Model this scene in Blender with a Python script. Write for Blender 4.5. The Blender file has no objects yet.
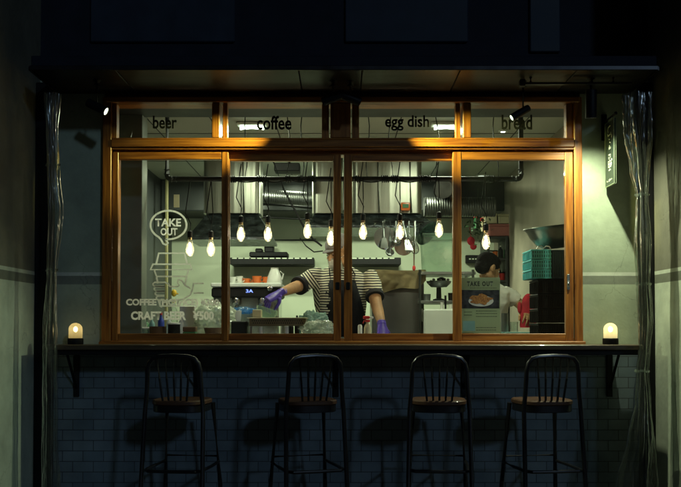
import bpy, bmesh, math, random
from mathutils import Vector, Matrix, noise
random.seed(7)
R = math.radians
PI = math.pi
scene = bpy.context.scene
COL = scene.collection

# ------------------------------------------------------------------ camera
FPX = 930.0                      # focal length in pixels of a 681 px wide picture
CAM = Vector((0.0, -5.3, 1.12))
PITCH = R(1.3)
HOR = 327.0                      # row of the horizon
SH = (HOR - 243.5) / FPX - math.tan(PITCH)
cd = bpy.data.cameras.new('camera')
cd.sensor_width = 36.0
cd.lens = FPX / 681.0 * 36.0
cd.shift_y = SH * FPX / 681.0
cd.clip_end = 200.0
cam = bpy.data.objects.new('camera', cd)
cam.location = CAM
cam.rotation_euler = (R(90) + PITCH, 0, 0)
COL.objects.link(cam)
scene.camera = cam

def at(px, py, Y):
    """world point at depth Y for a measured place of the survey photo"""
    u = (px - 340.5) / FPX
    v = (243.5 - py) / FPX + SH
    c, s = math.cos(PITCH), math.sin(PITCH)
    d = Vector((u, c - v * s, s + v * c))
    t = (Y - CAM.y) / d.y
    return CAM + d * t

# ------------------------------------------------------------------ world + street light
w = bpy.data.worlds.new('World')
scene.world = w
w.use_nodes = True
nt = w.node_tree
bg = nt.nodes['Background']
sky = nt.nodes.new('ShaderNodeTexSky')
sky.sky_type = 'NISHITA'
sky.sun_disc = False
SUN_EL, SUN_AZ = R(20), R(154)
sky.sun_elevation = SUN_EL
sky.sun_rotation = SUN_AZ
nt.links.new(sky.outputs[0], bg.inputs[0])
bg.inputs[1].default_value = 0.0013

sl = bpy.data.lights.new('street_light', 'SUN')
sl.energy = 0.21
sl.color = (0.50, 0.74, 1.0)
sl.angle = R(3.0)
so = bpy.data.objects.new('street_light', sl)
_az = R(26)                      # from the right of the camera
_d = Vector((-math.sin(_az) * math.cos(SUN_EL), math.cos(_az) * math.cos(SUN_EL), -math.sin(SUN_EL)))
so.rotation_euler = _d.to_track_quat('-Z', 'Y').to_euler()
so.location = (3, -9, 5)
COL.objects.link(so)

scene.view_settings.view_transform = 'Standard'
scene.view_settings.look = 'None'
scene.view_settings.gamma = 1.0
scene.view_settings.use_curve_mapping = False
scene.view_settings.exposure = 0.0

# ------------------------------------------------------------------ helpers
def tag(o, label=None, cat=None, group=None, kind=None):
    if label: o['label'] = label
    if cat: o['category'] = cat
    if group: o['group'] = group
    if kind: o['kind'] = kind
    return o

def thing(name, loc, label, cat, group=None, rz=0.0):
    o = bpy.data.objects.new(name, None)
    o.empty_display_size = 0.05
    o.location = loc
    o.rotation_euler = (0, 0, rz)
    COL.objects.link(o)
    return tag(o, label, cat, group)

def basis(d):
    d = Vector(d).normalized()
    a = Vector((0, 0, 1)) if abs(d.z) < 0.9 else Vector((1, 0, 0))
    u = d.cross(a).normalized()
    v = u.cross(d).normalized()
    return u, v, d

class MB:
    def __init__(self):
        self.bm = bmesh.new()
    def box(self, lo, hi, bev=0.0, M=None, seg=1):
        lo = Vector(lo); hi = Vector(hi)
        c = (lo + hi) / 2; s = hi - lo
        m = Matrix.Translation(c) @ Matrix.Diagonal((abs(s.x), abs(s.y), abs(s.z), 1))
        if M is not None: m = M @ m
        r = bmesh.ops.create_cube(self.bm, size=1.0, matrix=m)
        if bev > 0:
            es = set()
            for v in r['verts']:
                for e in v.link_edges: es.add(e)
            bmesh.ops.bevel(self.bm, geom=list(es), offset=bev, segments=seg, affect='EDGES', profile=0.7)
        return self
    def ring_loft(self, rings, caps=True, closed=False):
        vs = [[self.bm.verts.new(p) for p in r] for r in rings]
        n = len(vs[0])
        K = len(vs)
        for k in range(K if closed else K - 1):
            a = vs[k]; b = vs[(k + 1) % K]
            for i in range(n):
                j = (i + 1) % n
                try: self.bm.faces.new((a[i], a[j], b[j], b[i]))
                except ValueError: pass
        if caps and not closed:
            self.bm.faces.new(list(reversed(vs[0])))
            self.bm.faces.new(vs[-1])
        return self
    def tube(self, pts, r, seg=8, caps=True, flat=1.0, closed=False):
        pts = [Vector(p) for p in pts]
        n = len(pts)
        rs = r if isinstance(r, (list, tuple)) else [r] * n
        rings = []
        pu = None
        for i, p in enumerate(pts):
            if closed: d = pts[(i + 1) % n] - pts[i - 1]
            elif i == 0: d = pts[1] - pts[0]
            elif i == n - 1: d = pts[-1] - pts[-2]
            else: d = (pts[i + 1] - pts[i]).normalized() + (pts[i] - pts[i - 1]).normalized()
            if d.length < 1e-9: d = Vector((0, 0, 1))
            d.normalize()
            if pu is None: u, v, _ = basis(d)
            else:
                u = pu - d * pu.dot(d)
                if u.length < 1e-6: u, v, _ = basis(d)
                else:
                    u.normalize(); v = d.cross(u).normalized()
            pu = u
            rings.append([p + u * math.cos(2 * PI * k / seg) * rs[i] + v * math.sin(2 * PI * k / seg) * rs[i] * flat for k in range(seg)])
        return self.ring_loft(rings, caps, closed)
    def cyl(self, p0, p1, r0, r1=None, seg=16):
        return self.tube([p0, p1], [r0, r0 if r1 is None else r1], seg)
    def lathe(self, prof, o=(0, 0, 0), seg=24, axis=(0, 0, 1), sx=1.0, sy=1.0, a0=0.0):
        o = Vector(o); u, v, d = basis(axis)
        rings = []
        for (r, h) in prof:
            r = max(r, 1e-5)
            rings.append([o + d * h + u * math.cos(2 * PI * k / seg + a0) * r * sx + v * math.sin(2 * PI * k / seg + a0) * r * sy for k in range(seg)])
        return self.ring_loft(rings, True)
    def ell(self, c, r, seg=16, rings=10, M=None):
        c = Vector(c)
        rr = []
        for k in range(rings + 1):
            t = -PI / 2 + PI * k / rings
            ring = []
            for i in range(seg):
                a = 2 * PI * i / seg
                p = Vector((r[0] * max(math.cos(t), 0.002) * math.cos(a), r[1] * max(math.cos(t), 0.002) * math.sin(a), r[2] * math.sin(t)))
                if M is not None: p = M @ p
                ring.append(c + p)
            rr.append(ring)
        return self.ring_loft(rr, True)
    def prism(self, poly, d):
        """poly: world points; d: thickness vector"""
        d = Vector(d)
        a = [self.bm.verts.new(Vector(p)) for p in poly]
        b = [self.bm.verts.new(Vector(p) + d) for p in poly]
        self.bm.faces.new(a); self.bm.faces.new(list(reversed(b)))
        n = len(a)
        for i in range(n):
            j = (i + 1) % n
            self.bm.faces.new((a[j], a[i], b[i], b[j]))
        return self
    def stroke(self, pts, wd, nrm=(0, -1, 0), th=0.0012):
        """flat ribbon of width wd along pts lying in the plane with normal nrm"""
        pts = [Vector(p) for p in pts]; nrm = Vector(nrm).normalized()
        L = []; Rr = []
        n = len(pts)
        closed = (pts[0] - pts[-1]).length < 1e-6 and n > 3
        for i, p in enumerate(pts):
            if closed and i in (0, n - 1): d = (pts[1] - pts[0]).normalized() + (pts[-1] - pts[-2]).normalized()
            elif i == 0: d = pts[1] - pts[0]
            elif i == n - 1: d = pts[-1] - pts[-2]
            else: d = (pts[i + 1] - pts[i]).normalized() + (pts[i] - pts[i - 1]).normalized()
            s = d.cross(nrm)
            if s.length < 1e-9: s = Vector((1, 0, 0))
            s.normalize()
            L.append(p + s * wd / 2); Rr.append(p - s * wd / 2)
        rings = [[l, r, r + nrm * th, l + nrm * th] for l, r in zip(L, Rr)]
        return self.ring_loft(rings, True)
    def build(self, name, mat, parent=None, origin=None, smooth=True, label=None, ang=35):
        me = bpy.data.meshes.new(name)
        org = Vector(origin) if origin is not None else (Vector(parent_origin(parent)) if parent else Vector((0, 0, 0)))
        if org.length: bmesh.ops.translate(self.bm, verts=self.bm.verts, vec=-org)
        bmesh.ops.recalc_face_normals(self.bm, faces=self.bm.faces)
        if smooth:
            for f in self.bm.faces: f.smooth = True
            lim = R(ang)
            for e in self.bm.edges:
                if len(e.link_faces) == 2:
                    if e.calc_face_angle(0) > lim: e.smooth = False
        self.bm.to_mesh(me); self.bm.free()
        me.materials.append(mat)
        o = bpy.data.objects.new(name, me)
        COL.objects.link(o)
        if parent:
            o.parent = parent
        elif org.length:
            o.location = org
        if label: o['label'] = label
        return o

def parent_origin(p):
    while p.parent: p = p.parent
    return p.location

def solo(mb, name, mat, label, cat, group=None, origin=None, **k):
    if origin is None:
        vs = [v.co for v in mb.bm.verts]
        origin = Vector((sum(v.x for v in vs) / len(vs), sum(v.y for v in vs) / len(vs), min(v.z for v in vs)))
    return tag(mb.build(name, mat, None, origin, **k), label, cat, group)

def kids(o): return [c for c in bpy.data.objects if c.parent == o]
def copy_tree(o, parent=None):
    c = o.copy(); COL.objects.link(c); c.parent = parent
    for ch in kids(o): copy_tree(ch, c)
    return c

def text_obj(name, body, x0, x1, z0, z1, Y, mat, parent, bold=0.0, face=None, th=0.0012, spacing=1.0):
    """lettering stretched to the rectangle; faces -Y, or, with face = Matrix, in that frame"""
    cu = bpy.data.curves.new('txt', 'FONT')
    cu.body = body; cu.size = 1.0; cu.extrude = 0.0; cu.offset = bold; cu.space_character = spacing
    cu.resolution_u = 3
    to = bpy.data.objects.new('txt', cu); COL.objects.link(to)
    bpy.context.view_layer.update()
    dg = bpy.context.evaluated_depsgraph_get()
    me = bpy.data.meshes.new_from_object(to.evaluated_get(dg))
    bpy.data.objects.remove(to); bpy.data.curves.remove(cu)
    xs = [v.co.x for v in me.vertices]; ys = [v.co.y for v in me.vertices]
    ax, bx_, ay, by = min(xs), max(xs), min(ys), max(ys)
    org = Vector(parent_origin(parent))
    for v in me.vertices:
        x = x0 + (v.co.x - ax) / (bx_ - ax) * (x1 - x0)
        z = z0 + (v.co.y - ay) / (by - ay) * (z1 - z0)
        p = Vector((x, Y, z)) if face is None else face @ Vector((x, Y, z))
        v.co = p - org
    me.materials.clear(); me.materials.append(mat)
    me.name = name
    o = bpy.data.objects.new(name, me); COL.objects.link(o); o.parent = parent
    return o

# ------------------------------------------------------------------ materials
def mat(name, col, rough=0.5, metal=0.0, var=0.12, scale=8.0, bump=0.0, bscale=None, col2=None, spec=0.5, detail=4.0, stretch=(1, 1, 1), rvar=0.1, coat=0.0):
    m = bpy.data.materials.new(name); m.use_nodes = True
    t = m.node_tree; N = t.nodes; L = t.links
    b = N['Principled BSDF']
    b.inputs['Roughness'].default_value = rough; b.inputs['Metallic'].default_value = metal
    b.inputs['Specular IOR Level'].default_value = spec
    b.inputs['Coat Weight'].default_value = coat
    tc = N.new('ShaderNodeTexCoord'); mp = N.new('ShaderNodeMapping')
    mp.inputs['Scale'].default_value = stretch
    L.new(tc.outputs['Object'], mp.inputs[0])
    nz = N.new('ShaderNodeTexNoise'); nz.inputs['Scale'].default_value = scale; nz.inputs['Detail'].default_value = detail
    L.new(mp.outputs[0], nz.inputs['Vector'])
    mx = N.new('ShaderNodeMix'); mx.data_type = 'RGBA'
    c = Vector(col[:3]); c2 = Vector(col2[:3]) if col2 else c * (1 - 2.2 * var)
    mx.inputs[6].default_value = (*c2, 1); mx.inputs[7].default_value = (*(c * (1 + var * 0.8)), 1)
    cr = N.new('ShaderNodeMapRange'); cr.inputs[1].default_value = 0.3; cr.inputs[2].default_value = 0.7
    L.new(nz.outputs[0], cr.inputs[0]); L.new(cr.outputs[0], mx.inputs[0])
    L.new(mx.outputs[2], b.inputs['Base Color'])
    if rvar:
        mr = N.new('ShaderNodeMapRange'); mr.inputs[3].default_value = max(0.02, rough - rvar); mr.inputs[4].default_value = min(1, rough + rvar)
        L.new(nz.outputs[0], mr.inputs[0]); L.new(mr.outputs[0], b.inputs['Roughness'])
    if bump:
        n2 = N.new('ShaderNodeTexNoise'); n2.inputs['Scale'].default_value = bscale or scale * 4; n2.inputs['Detail'].default_value = 5
        L.new(mp.outputs[0], n2.inputs['Vector'])
        bp = N.new('ShaderNodeBump'); bp.inputs['Strength'].default_value = bump; bp.inputs['Distance'].default_value = 0.01
        L.new(n2.outputs[0], bp.inputs['Height']); L.new(bp.outputs[0], b.inputs['Normal'])
    return m

def emit(name, col, s):
    m = bpy.data.materials.new(name); m.use_nodes = True
    t = m.node_tree; b = t.nodes['Principled BSDF']
    b.inputs['Base Color'].default_value = (0.8, 0.8, 0.8, 1)
    b.inputs['Emission Color'].default_value = (*col, 1); b.inputs['Emission Strength'].default_value = s
    return m

def glassy(name, tint=(1, 1, 1), refl=0.04, rough=0.0, dust=0.0, dustcol=(.6, .7, .6), scale=6.0, fres=0.5, dscale=(1, 1, 1), dmin=.12):
    """thin clear sheet: straight-through view plus mirror share plus a film of dust"""
    m = bpy.data.materials.new(name); m.use_nodes = True
    t = m.node_tree; N = t.nodes; L = t.links
    N.remove(N['Principled BSDF']); out = N['Material Output']
    tr = N.new('ShaderNodeBsdfTransparent'); tr.inputs[0].default_value = (*tint, 1)
    gl = N.new('ShaderNodeBsdfGlossy'); gl.inputs['Roughness'].default_value = rough
    lw = N.new('ShaderNodeLayerWeight'); lw.inputs[0].default_value = 0.25
    ma = N.new('ShaderNodeMath'); ma.operation = 'MULTIPLY_ADD'; ma.inputs[1].default_value = fres; ma.inputs[2].default_value = refl; ma.use_clamp = True
    L.new(lw.outputs['Fresnel'], ma.inputs[0])
    m1 = N.new('ShaderNodeMixShader'); L.new(ma.outputs[0], m1.inputs[0]); L.new(tr.outputs[0], m1.inputs[1]); L.new(gl.outputs[0], m1.inputs[2])
    if dust > 0:
        df = N.new('ShaderNodeBsdfTranslucent'); df.inputs[0].default_value = (*dustcol, 1)
        df2 = N.new('ShaderNodeBsdfDiffuse'); df2.inputs[0].default_value = (*dustcol, 1)
        ad = N.new('ShaderNodeMixShader'); ad.inputs[0].default_value = 0.5
        L.new(df.outputs[0], ad.inputs[1]); L.new(df2.outputs[0], ad.inputs[2])
        tc = N.new('ShaderNodeTexCoord'); mp = N.new('ShaderNodeMapping'); mp.inputs['Scale'].default_value = dscale
        nz = N.new('ShaderNodeTexNoise'); nz.inputs['Scale'].default_value = scale; nz.inputs['Detail'].default_value = 6
        L.new(tc.outputs['Object'], mp.inputs[0]); L.new(mp.outputs[0], nz.inputs['Vector'])
        mr = N.new('ShaderNodeMapRange'); mr.inputs[1].default_value = 0.42; mr.inputs[2].default_value = 0.8
        mr.inputs[3].default_value = dust * dmin; mr.inputs[4].default_value = dust
        L.new(nz.outputs[0], mr.inputs[0])
        m2 = N.new('ShaderNodeMixShader'); L.new(mr.outputs[0], m2.inputs[0]); L.new(m1.outputs[0], m2.inputs[1]); L.new(ad.outputs[0], m2.inputs[2])
        L.new(m2.outputs[0], out.inputs[0])
    else:
        L.new(m1.outputs[0], out.inputs[0])
    return m

def wood_mat(name, col, col2, rough=0.35, stretch=(14, 14, 0.8)):
    m = mat(name, col, rough, col2=col2, scale=5, stretch=stretch, bump=0.06, bscale=9, detail=8, coat=0.15)
    return m

def paint_wall(name, up, low, stripe=(0.62, 0.66, 0.56), band=(0.22, 0.24, 0.19)):
    m = bpy.data.materials.new(name); m.use_nodes = True
    t = m.node_tree; N = t.nodes; L = t.links; b = N['Principled BSDF']
    b.inputs['Roughness'].default_value = 0.75
    g = N.new('ShaderNodeNewGeometry'); sp = N.new('ShaderNodeSeparateXYZ'); L.new(g.outputs['Position'], sp.inputs[0])
    def gt(v):
        c = N.new('ShaderNodeMath'); c.operation = 'GREATER_THAN'; c.inputs[1].default_value = v; L.new(sp.outputs[2], c.inputs[0]); return c
    def mixc(f, a, bb):
        x = N.new('ShaderNodeMix'); x.data_type = 'RGBA'; L.new(f, x.inputs[0])
        for k, c in ((6, a), (7, bb)):
            if isinstance(c, tuple): x.inputs[k].default_value = (*c, 1)
            else: L.new(c, x.inputs[k])
        return x.outputs[2]
    c = mixc(gt(1.363).outputs[0], low, band)
    c = mixc(gt(1.412).outputs[0], c, stripe)
    c = mixc(gt(1.432).outputs[0], c, up)
    nz = N.new('ShaderNodeTexNoise'); nz.inputs['Scale'].default_value = 3.5; nz.inputs['Detail'].default_value = 8; nz.inputs['Roughness'].default_value = 0.65
    L.new(g.outputs['Position'], nz.inputs['Vector'])
    mr = N.new('ShaderNodeMapRange'); mr.inputs[1].default_value = 0.3; mr.inputs[2].default_value = 0.7; mr.inputs[3].default_value = 0.66; mr.inputs[4].default_value = 1.10
    L.new(nz.outputs[0], mr.inputs[0])
    # hairline cracks
    vo = N.new('ShaderNodeTexVoronoi'); vo.feature = 'DISTANCE_TO_EDGE'; vo.inputs['Scale'].default_value = 1.7
    ds = N.new('ShaderNodeVectorMath'); ds.operation = 'MULTIPLY_ADD'; ds.inputs[1].default_value = (0.25, 0.25, 0.25)
    n3 = N.new('ShaderNodeTexNoise'); n3.inputs['Scale'].default_value = 9; n3.inputs['Detail'].default_value = 4; L.new(g.outputs['Position'], n3.inputs['Vector'])
    L.new(n3.outputs['Color'], ds.inputs[0]); L.new(g.outputs['Position'], ds.inputs[2]); L.new(ds.outputs[0], vo.inputs['Vector'])
    ck = N.new('ShaderNodeMapRange'); ck.inputs[1].default_value = 0.0; ck.inputs[2].default_value = 0.006; ck.inputs[3].default_value = 0.68; ck.inputs[4].default_value = 1.0
    L.new(vo.outputs['Distance'], ck.inputs[0])
    gate = N.new('ShaderNodeMapRange'); gate.inputs[1].default_value = 0.5; gate.inputs[2].default_value = 0.58; gate.inputs[3].default_value = 1.0; gate.inputs[4].default_value = 0.0
    n4 = N.new('ShaderNodeTexNoise'); n4.inputs['Scale'].default_value = 2.3; L.new(g.outputs['Position'], n4.inputs['Vector']); L.new(n4.outputs[0], gate.inputs[0])
    mx_ = N.new('ShaderNodeMath'); mx_.operation = 'MAXIMUM'; L.new(ck.outputs[0], mx_.inputs[0]); L.new(gate.outputs[0], mx_.inputs[1])
    mu = N.new('ShaderNodeMath'); mu.operation = 'MULTIPLY'; L.new(mr.outputs[0], mu.inputs[0]); L.new(mx_.outputs[0], mu.inputs[1])
    sc = N.new('ShaderNodeVectorMath'); sc.operation = 'SCALE'; L.new(c, sc.inputs[0]); L.new(mu.outputs[0], sc.inputs['Scale'])
    L.new(sc.outputs[0], b.inputs['Base Color'])
    bp = N.new('ShaderNodeBump'); bp.inputs['Strength'].default_value = 0.45; bp.inputs['Distance'].default_value = 0.005
    n5 = N.new('ShaderNodeTexNoise'); n5.inputs['Scale'].default_value = 22; n5.inputs['Detail'].default_value = 6; L.new(g.outputs['Position'], n5.inputs['Vector'])
    L.new(n5.outputs[0], bp.inputs['Height']); L.new(bp.outputs[0], b.inputs['Normal'])
    return m

def tile_mat():
    m = bpy.data.materials.new('subway_tile'); m.use_nodes = True
    t = m.node_tree; N = t.nodes; L = t.links; b = N['Principled BSDF']
    g = N.new('ShaderNodeNewGeometry'); sp = N.new('ShaderNodeSeparateXYZ'); cb = N.new('ShaderNodeCombineXYZ')
    L.new(g.outputs['Position'], sp.inputs[0]); L.new(sp.outputs[0], cb.inputs[0]); L.new(sp.outputs[2], cb.inputs[1])
    br = N.new('ShaderNodeTexBrick'); br.offset = 0.5; br.inputs['Scale'].default_value = 1.0
    br.inputs['Brick Width'].default_value = 0.117; br.inputs['Row Height'].default_value = 0.0595
    br.inputs['Mortar Size'].default_value = 0.0022; br.inputs['Mortar Smooth'].default_value = 0.15; br.inputs['Bias'].default_value = -0.35
    br.inputs['Color1'].default_value = (0.17, 0.215, 0.25, 1); br.inputs['Color2'].default_value = (0.12, 0.16, 0.195, 1); br.inputs['Mortar'].default_value = (0.05, 0.058, 0.065, 1)
    L.new(cb.outputs[0], br.inputs['Vector'])
    nz = N.new('ShaderNodeTexNoise'); nz.inputs['Scale'].default_value = 4; nz.inputs['Detail'].default_value = 7; L.new(g.outputs['Position'], nz.inputs['Vector'])
    mr = N.new('ShaderNodeMapRange'); mr.inputs[1].default_value = .3; mr.inputs[2].default_value = .7; mr.inputs[3].default_value = .6; mr.inputs[4].default_value = 1.1; L.new(nz.outputs[0], mr.inputs[0])
    sc = N.new('ShaderNodeVectorMath'); sc.operation = 'SCALE'; L.new(br.outputs['Color'], sc.inputs[0]); L.new(mr.outputs[0], sc.inputs['Scale'])
    L.new(sc.outputs[0], b.inputs['Base Color'])
    rr = N.new('ShaderNodeMapRange'); rr.inputs[3].default_value = 0.22; rr.inputs[4].default_value = 0.8; L.new(br.outputs['Fac'], rr.inputs[0]); L.new(rr.outputs[0], b.inputs['Roughness'])
    iv = N.new('ShaderNodeMath'); iv.operation = 'MULTIPLY_ADD'; iv.inputs[1].default_value = -1; iv.inputs[2].default_value = 1; L.new(br.outputs['Fac'], iv.inputs[0])
    ad = N.new('ShaderNodeMath'); ad.operation = 'MULTIPLY_ADD'; ad.inputs[1].default_value = 0.25; L.new(nz.outputs[0], ad.inputs[0]); L.new(iv.outputs[0], ad.inputs[2])
    bp = N.new('ShaderNodeBump'); bp.inputs['Strength'].default_value = 0.6; bp.inputs['Distance'].default_value = 0.003; L.new(ad.outputs[0], bp.inputs['Height']); L.new(bp.outputs[0], b.inputs['Normal'])
    return m

M = {}
M['wood'] = wood_mat('oiled_wood', (0.42, 0.165, 0.024), (0.17, 0.052, 0.009))
M['woodh'] = wood_mat('oiled_wood_rail', (0.42, 0.165, 0.024), (0.17, 0.052, 0.009), stretch=(0.8, 14, 14))
M['wooddark'] = wood_mat('dark_wood', (0.09, 0.035, 0.015), (0.04, 0.016, 0.008))
M['seat'] = wood_mat('seat_wood', (0.105, 0.046, 0.020), (0.05, 0.021, 0.010), 0.6, stretch=(1, 12, 1))
M['counter'] = wood_mat('counter_wood', (0.12, 0.085, 0.045), (0.05, 0.035, 0.02), 0.4, stretch=(0.7, 14, 6))
M['black'] = mat('black_metal', (0.008, 0.008, 0.009), 0.55, 0.0, bump=0.05, spec=.2)
M['gun'] = mat('gunmetal', (0.05, 0.05, 0.055), 0.32, 0.8, bump=0.02)
M['blackpipe'] = mat('black_iron_pipe', (0.02, 0.02, 0.022), 0.5, 0.3, bump=0.1)
M['fascia'] = mat('navy_black_paint', (0.018, 0.022, 0.036), 0.7, 0.0, spec=.15)
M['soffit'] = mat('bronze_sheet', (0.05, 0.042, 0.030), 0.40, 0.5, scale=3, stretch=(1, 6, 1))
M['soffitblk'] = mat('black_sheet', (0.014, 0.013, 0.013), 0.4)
M['render'] = paint_wall('painted_render_facade', (0.36, 0.42, 0.31), (0.42, 0.48, 0.35))
M['renderside'] = paint_wall('painted_render_side', (0.17, 0.165, 0.125), (0.56, 0.62, 0.50), stripe=(0.55, 0.6, 0.5), band=(0.17, 0.18, 0.14))
M['tile'] = tile_mat()
M['steel'] = mat('brushed_steel', (0.46, 0.46, 0.40), 0.36, 1.0, var=0.04, scale=1.2, stretch=(9, 9, 0.4), rvar=0.04, bump=0.5, bscale=1.3)
M['steelh'] = mat('steel', (0.55, 0.57, 0.56), 0.22, 1.0, var=0.06)
M['flex'] = mat('dark_foil', (0.14, 0.145, 0.14), 0.4, 0.9, var=0.25)  # darker metal with a mottled tone
M['bowl'] = mat('worn_steel', (0.22, 0.22, 0.19), 0.34, 1.0, var=0.2)
M['dull'] = mat('dull_steel', (0.30, 0.32, 0.31), 0.4, 0.9, var=0.1)
M['hood'] = mat('mottled_hood', (0.20, 0.24, 0.27), 0.25, 0.95, var=0.35, scale=14, bump=0.7, bscale=22, stretch=(1,1,2))  # bluish mottled tone stands for foil-like reflections on the metal
M['glass'] = glassy('window_glass', refl=0.015, dust=0.012, dustcol=(.55, .7, .6), scale=4, fres=0.35, dscale=(1, 1, 0.45))
M['vinyl'] = glassy('clear_vinyl', tint=(0.82, 0.85, 0.83), refl=0.075, rough=0.17, dust=0.16, dustcol=(.34, .38, .32), scale=7, fres=0.9, dscale=(2, 2, .5))
def frosted(name, col, clear):
    m = bpy.data.materials.new(name); m.use_nodes = True; N = m.node_tree.nodes; L = m.node_tree.links
    N.remove(N['Principled BSDF'])
    tr = N.new('ShaderNodeBsdfTransparent'); tl = N.new('ShaderNodeBsdfTranslucent'); tl.inputs[0].default_value = (*col, 1)
    df = N.new('ShaderNodeBsdfDiffuse'); df.inputs[0].default_value = (*col, 1)
    a = N.new('ShaderNodeMixShader'); a.inputs[0].default_value = .12; b = N.new('ShaderNodeMixShader')
    tc = N.new('ShaderNodeTexCoord'); nz = N.new('ShaderNodeTexNoise'); nz.inputs['Scale'].default_value = 7; mr = N.new('ShaderNodeMapRange')
    mr.inputs[3].default_value = clear * .6; mr.inputs[4].default_value = min(1, clear * 1.4)
    L.new(tc.outputs['Object'], nz.inputs['Vector']); L.new(nz.outputs[0], mr.inputs[0]); L.new(mr.outputs[0], b.inputs[0])
    L.new(tl.outputs[0], a.inputs[1]); L.new(df.outputs[0], a.inputs[2]); L.new(a.outputs[0], b.inputs[1]); L.new(tr.outputs[0], b.inputs[2]); L.new(b.outputs[0], N['Material Output'].inputs[0])
    return m
M['decal'] = frosted('white_vinyl_letter', (0.98, 1.0, 0.94), .0)
M['decalblk'] = mat('black_vinyl_letter', (0.012, 0.014, 0.012), 0.5, var=0.02)
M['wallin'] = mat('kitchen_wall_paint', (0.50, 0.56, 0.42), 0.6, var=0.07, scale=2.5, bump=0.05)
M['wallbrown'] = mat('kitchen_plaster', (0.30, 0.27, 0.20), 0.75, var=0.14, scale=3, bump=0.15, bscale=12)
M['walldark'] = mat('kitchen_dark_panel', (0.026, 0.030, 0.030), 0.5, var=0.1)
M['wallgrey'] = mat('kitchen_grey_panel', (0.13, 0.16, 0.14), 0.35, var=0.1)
M['ceil'] = mat('ceiling_board', (0.40, 0.41, 0.33), 0.7, var=0.05, scale=2)
M['seam'] = mat('ceiling_seam', (0.05, 0.05, 0.045), 0.8)
M['concrete'] = mat('concrete', (0.12, 0.12, 0.115), 0.85, var=0.2, scale=4, bump=0.3)
M['asphalt'] = mat('asphalt', (0.05, 0.05, 0.052), 0.85, var=0.2, scale=30, bump=0.5, bscale=120)
M['whitep'] = mat('white_plastic', (0.72, 0.76, 0.70), 0.4, var=0.04)
M['white'] = mat('white_ceramic', (0.78, 0.79, 0.74), 0.2, var=0.03)
M['orange'] = mat('orange_ceramic', (0.75, 0.17, 0.03), 0.3, var=0.05)
M['red'] = mat('red_plastic', (0.62, 0.03, 0.03), 0.4, var=0.08)
M['redcloth'] = mat('red_cloth', (0.55, 0.02, 0.04), 0.85, var=0.2, bump=0.2)
M['blue'] = mat('blue_plastic', (0.03, 0.07, 0.45), 0.4)
M['teal'] = mat('teal_plastic', (0.14, 0.66, 0.70), 0.4, var=0.06)
M['navy'] = mat('navy_plastic', (0.015, 0.035, 0.06), 0.45)
M['tealdark'] = mat('teal_slot_shade', (0.03, 0.20, 0.22), 0.5)  # darker copy of the teal, painting shade between the crate ribs
M['tealpale'] = mat('pale_teal_plastic', (0.30, 0.55, 0.52), 0.35)
M['yellow'] = mat('yellow_plastic', (0.75, 0.52, 0.03), 0.4)
M['cream'] = mat('cream_card', (0.62, 0.56, 0.36), 0.8)
M['ochre'] = mat('ochre_paint', (0.22, 0.20, 0.09), 0.6)
M['brown'] = mat('brown_ware', (0.16, 0.085, 0.04), 0.5)
M['green'] = mat('green_label', (0.05, 0.20, 0.08), 0.5)
M['pink'] = mat('pink_card', (0.50, 0.16, 0.14), 0.8)
M['cloth'] = mat('beige_cloth', (0.46, 0.36, 0.19), 0.9, var=0.14, scale=12, bump=0.4, bscale=35)
M['darkgrey'] = mat('dark_grey_enamel', (0.085, 0.08, 0.075), 0.4, var=0.1)
M['bag'] = glassy('crumpled_poly_bag', tint=(0.9, 0.95, 0.9), refl=0.12, rough=0.15, dust=0.9, dustcol=(.78, .84, .72), scale=9, fres=0.5, dmin=.62)
M['bagblue'] = glassy('blue_tinted_bag', tint=(0.6, 0.85, 1.0), refl=0.12, rough=0.15, dust=0.8, dustcol=(.12, .42, .85), scale=20, fres=0.7)  # blue LED light put into the tint and film colour
M['clearbag'] = glassy('clear_crinkled_bag', tint=(0.92, 0.96, 0.94), refl=0.16, rough=0.08, dust=0.6, dustcol=(.7, .76, .66), scale=12, fres=0.7, dmin=.4)
M['tealbag'] = glassy('pale_teal_bag', tint=(0.7, 0.9, 0.85), refl=0.06, rough=0.2, dust=0.92, dustcol=(.36, .50, .44), scale=9, fres=0.4, dmin=.8)
M['brownsteel'] = mat('tray_steel', (0.22, 0.18, 0.10), 0.4, 0.7)
M['tub'] = glassy('milky_plastic_tub', tint=(0.85, 0.95, 0.88), refl=0.05, rough=0.2, dust=0.55, dustcol=(.5, .68, .55), scale=3, fres=0.3)
M['clear'] = glassy('clear_plastic', tint=(0.93, 0.97, 0.95), refl=0.05, rough=0.05, dust=0.12, scale=10, fres=0.6)
M['bulbglass'] = glassy('bulb_glass', tint=(1, 0.97, 0.9), refl=0.03, fres=0.4, dust=.16, dustcol=(.95,.92,.75))  # pale scattering film in the glass stands for the bulb's halo
M['fil'] = emit('filament', (1.0, 0.90, 0.60), 60.0)
M['skin'] = mat('skin', (0.42, 0.24, 0.12), 0.6, var=0.16, scale=14, bump=0.25, bscale=60, spec=.3)
M['hair'] = mat('black_hair', (0.008, 0.006, 0.006), 0.85, spec=.05, bump=0.6, bscale=60, stretch=(1, 1, 3))
M['tee'] = mat('white_tee', (0.80, 0.82, 0.76), 0.85, var=0.05, bump=0.2, bscale=20)
M['cap'] = mat('grey_cap', (0.16, 0.15, 0.15), 0.85, bump=0.1)
M['mask'] = mat('white_mask', (0.80, 0.82, 0.74), 0.8, var=0.04, bump=0.15)
M['apron'] = mat('dark_apron', (0.009, 0.010, 0.016), 0.85, var=0.2, bump=0.15)
M['trousers'] = mat('dark_trousers', (0.03, 0.03, 0.035), 0.85)
M['glove'] = mat('violet_glove', (0.085, 0.045, 0.42), 0.35, var=0.12, scale=25, bump=0.25, bscale=40)
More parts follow.
